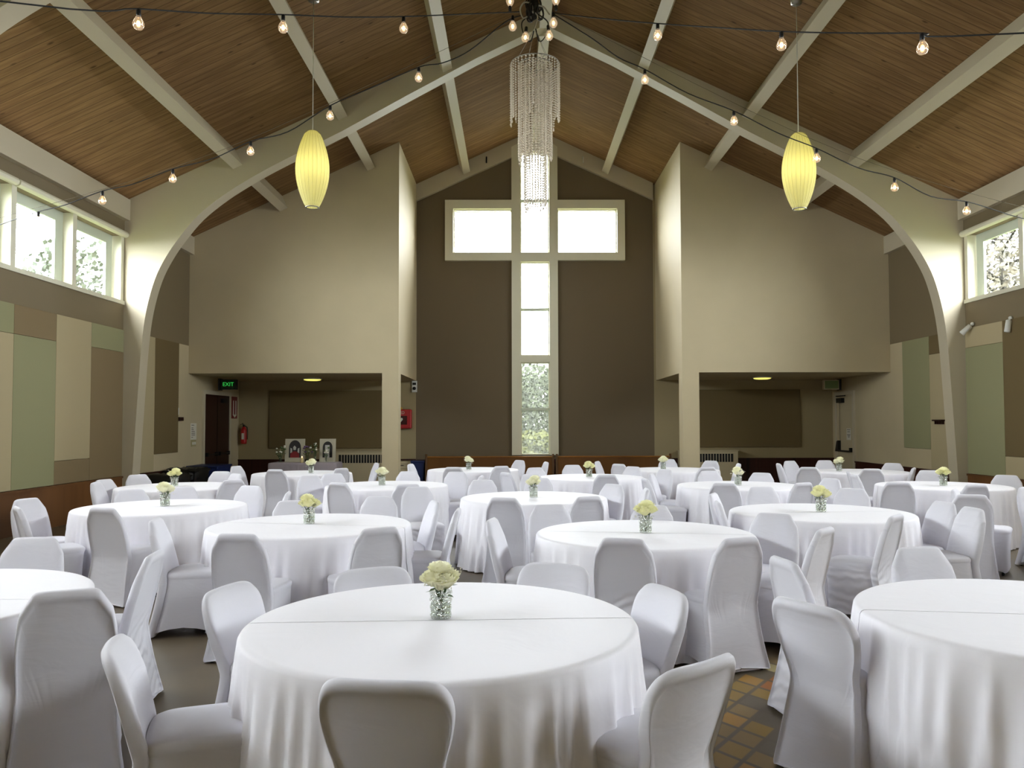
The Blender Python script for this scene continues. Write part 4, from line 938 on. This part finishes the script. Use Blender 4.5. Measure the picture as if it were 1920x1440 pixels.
# hub of cables above it
t = tag(empty('cable_hub', (HX, HY, 6.34)), 'tangled black cable hub above the crystal chandelier', 'cable hub')
b = MB(); b.tube([(0, 0, .0), (-.02, 0, .2), (.02, 0, .6), (.1, 0, 1.4), (E0-HX, 0, ZR-.38-6.34)], .035, 8); b.build('hanging_cable', ROPE, t)
b = MB(); rng = random.Random(8)
for k in range(16):
    a = rng.uniform(0, 6.28); r = rng.uniform(.05, .11); cx, cz = rng.uniform(-.06, .06), rng.uniform(-.02, .12); b.tube([(cx+r*math.cos(q)*math.cos(a)*.7, r*math.cos(q)*math.sin(a), cz+r*math.sin(q)) for q in [2*PI*j/14 for j in range(15)]], .009, 6)
b.build('cable_coil', ROPE, t)
b = MB(); b.tube([Vector(p) for p in spline([(-.02, -.05, -.02), (-.04, -.05, .08), (-.12, -.06, .1), (-.17, -.06, .02), (-.14, -.06, -.08), (-.09, -.05, -.06)], 6)], .009, 6); b.tube(spline([(.03, -.05, .07), (.10, -.05, .05), (.17, -.05, -.04)], 6), .009, 6); b.tube(spline([(-.03, -.05, .0), (.03, -.06, -.06), (.0, -.06, -.18), (-.02, -.06, -.23)], 6), .009, 6)
b.build('pale_cable', mat('pale_cable_sheath', (170,165,150), .5), t)
for sx_ in (-1, 1):
    MB().tube(spline([(sx_*.03, -.03, -.02), (sx_*.15, -.03, -.12), (sx_*.12, -.03, -.28), (sx_*.05, -.03, -.34), (sx_*.01, -.03, -.2)], 6), .007, 6).build('cable_loop', ROPE, t)

# ================================================================== STRING LIGHTS
def bulb_at(t, p, tilt=(0, 0), R=.047, drop=.0):
    x, y, z = p
    sk = MB().lathe([(.012, .03), (.018, .022), (.019, -.02), (.016, -.035)], n=12).build('socket', BLACK, t, loc=p, rot=(tilt[0], tilt[1], 0))
    g = MB().lathe([(.016, -.03), (.024, -.045), (R*.82, -.07), (R, -.095), (R*.95, -.118), (R*.65, -.139), (R*.15, -.148)], n=16).build('light_bulb', BULBG, t, loc=p, rot=(tilt[0], tilt[1], 0))
    MB().ball((0, 0, -.095), .018, 8, (1, 1, 1.5)).build('filament', FILAM, g)
S1 = [(-7.19, 2.2, 3.6), (-3.677, 5.6, 4.636), (-3.117, 6.5, 5.06), (-2.712, 7.0, 5.286), (-2.179, 7.4, 5.485), (-1.663, 7.8, 5.671), (-1.148, 8.2, 5.886), (-0.479, 8.6, 6.126), (0.085, 9.0, 6.362)]
S1R = [(.456, 9.0, 6.35), (.937, 8.6, 6.08), (1.512, 8.1, 5.763), (2.03, 7.6, 5.465), (2.458, 7.1, 5.176), (2.943, 6.7, 4.961), (3.328, 6.3, 4.761), (3.764, 5.7, 4.461), (8.39, 2.4, 3.2)]
S2 = [(.116, 9.0, 6.325), (-.1, 9.0, 6.23), (-.507, 9.1, 5.951), (-.823, 9.15, 5.829), (-1.11, 9.2, 5.80), (-1.661, 9.3, 5.607), (-2.196, 9.4, 5.422), (-2.742, 9.55, 5.16), (-3.246, 9.7, 5.095), (-3.761, 9.85, 4.932), (-4.331, 10.0, 4.846), (-4.878, 10.1, 4.684), (-5.324, 10.2, 4.624), (-5.902, 10.35, 4.478), (-6.326, 10.5, 4.434), (-7.13, 10.8, 4.30)]
S3 = [(.487, 9.0, 6.325), (.928, 9.1, 6.099), (1.246, 9.15, 5.894), (1.561, 9.2, 5.777), (2.092, 9.3, 5.531), (2.666, 9.4, 5.359), (3.238, 9.5, 5.122), (3.737, 9.6, 4.973), (4.319, 9.75, 4.776), (4.838, 9.9, 4.702), (5.375, 10.05, 4.506), (5.922, 10.2, 4.479), (6.347, 10.35, 4.421), (6.868, 10.5, 4.331), (8.38, 10.9, 4.15)]
def string(pts, bi, lb, extra=()):
    t = tag(empty('string_light', pts[0]), lb, 'string light', 'festoon strings running from the cable hub'); O_ = Vector(pts[0])
    P = [Vector(p)-O_ for p in pts]; MB().tube(spline(P, 5), .0065, 6).build('light_cable', ROPE, t)
    for i in bi: bulb_at(t, tuple(P[i]+Vector((0, 0, -.03))))
    for p, tl in extra: bulb_at(t, tuple(Vector(p)-O_), tl)
    return t
string(S1, (2, 4, 6), 'upper festoon string running left with three glowing bulbs', (((-.03, 8.95, 6.37), (PI*.95, 0)),))
string(S1R, (2, 4, 6), 'upper festoon string running right with three glowing bulbs', (((.50, 8.95, 6.38), (PI*.95, 0)),))
string(S2, (4, 6, 8, 10, 12, 14), 'lower festoon string descending left along the arch', (((.0, 8.95, 6.26), (0, 0)), ((.155, 8.95, 6.13), (0, .1))))
string(S3, (3, 5, 7, 9, 11), 'lower festoon string descending right along the arch', (((.47, 8.95, 6.30), (0, 0)), ((.41, 8.95, 6.15), (0, -.1))))
# thin support wires
for pts, lb in ((( (.1, 9.02, 6.36), (-3.7, 9.87, 5.03), (-7.14, 10.85, 4.42)), 'thin support wire above the left lower festoon string'), (((.5, 9.02, 6.36), (4.3, 9.8, 4.93), (8.38, 10.95, 4.3)), 'thin support wire above the right lower festoon string')):
    tag(MB().tube(spline(pts, 6), .0025, 5).build('support_wire', mat('dull_wire', (96,88,72), .8)), lb, 'wire')

# ================================================================== OUTSIDE
def foliage(c, r, n, ls, seed, zmin=-9):
    rng = random.Random(seed); b = MB()
    for k in range(n):
        while True:
            u = Vector((rng.uniform(-1, 1), rng.uniform(-1, 1), rng.uniform(-1, 1)))
            if .25 < u.length < 1: break
        q = Vector(c)+Vector((u.x*r[0], u.y*r[1], u.z*r[2])); d = Vector((rng.gauss(0, 1), rng.gauss(0, 1), rng.gauss(0, 1))).normalized(); e = d.orthogonal().normalized()*ls*.4; d = d*ls
        b.add([q, q+d*.5+e, q+d, q+d*.5-e], [(0, 1, 2, 3)])
    return b
LEAFO = mat('pale_sage_leaves', (88,94,76), .8, var=.2); LEAFT = mat('dull_green_leaves', (58,64,52), .8, var=.2); LEAFR = mat('olive_leaves', (78,74,60), .8, var=.3); BARK = mat('grey_bark', (48,46,42), .9, var=.2); LEAFY = mat('yellow_green_shrub', (108,108,52), .8, var=.2)
def tree(x, y, h, c, r, n, ls, seed, lm, lb):
    t = tag(empty('garden_tree', (x, y, -.2)), lb, 'tree'); rng = random.Random(seed); b = MB(); b.tube([(0, 0, 0), (.05, .05, h*.5), (.0, 0, h)], [.16, .12, .05], 8); b.build('trunk', BARK, t); b = MB()
    for k in range(16):
        a = rng.uniform(0, 6.28); z0 = h*rng.uniform(.35, .95); e = Vector((c[0]+math.cos(a)*r[0]*.85, c[1]+math.sin(a)*r[1]*.85, min(c[2]+r[2]*.8, z0+rng.uniform(.3, 1.4)))); b.tube([(0, 0, z0), Vector((0, 0, z0)).lerp(e, .5)+Vector((0, 0, .15)), e], [.05, .03, .012], 6)
    b.build('branch', BARK, t); foliage(c, r, n, ls, seed).build('foliage', lm, t)
tree(13.6, 21.8, 7.2, (0, 0, 6.3), (2.9, 2.9, 2.9), 9000, .19, 3, LEAFR, 'bare-branched tree seen through the right clerestory window')
tree(-12.6, 22.6, 5.6, (.2, 0, 5.2), (1.6, 1.6, 2.0), 1500, .20, 4, LEAFT, 'pale tree seen through the left clerestory window')
t = tag(foliage((1.0, 30, 1.6), (4, 1.2, 2.2), 9000, .22, 7).build('garden_hedge', LEAFO), 'pale green hedge behind the textured cross window glass', 'hedge')
t = tag(foliage((1.0, 26, .4), (3, 1.0, .9), 4500, .2, 8).build('garden_shrub', LEAFY), 'yellow-green shrub low outside the cross window', 'shrub')
struct(MB().box(-40, 40, -20, 60, -.35, -.2).build('ground', mat('lawn', (60,70,30), .9, var=.2)))
# window numbering keeps the setting readable
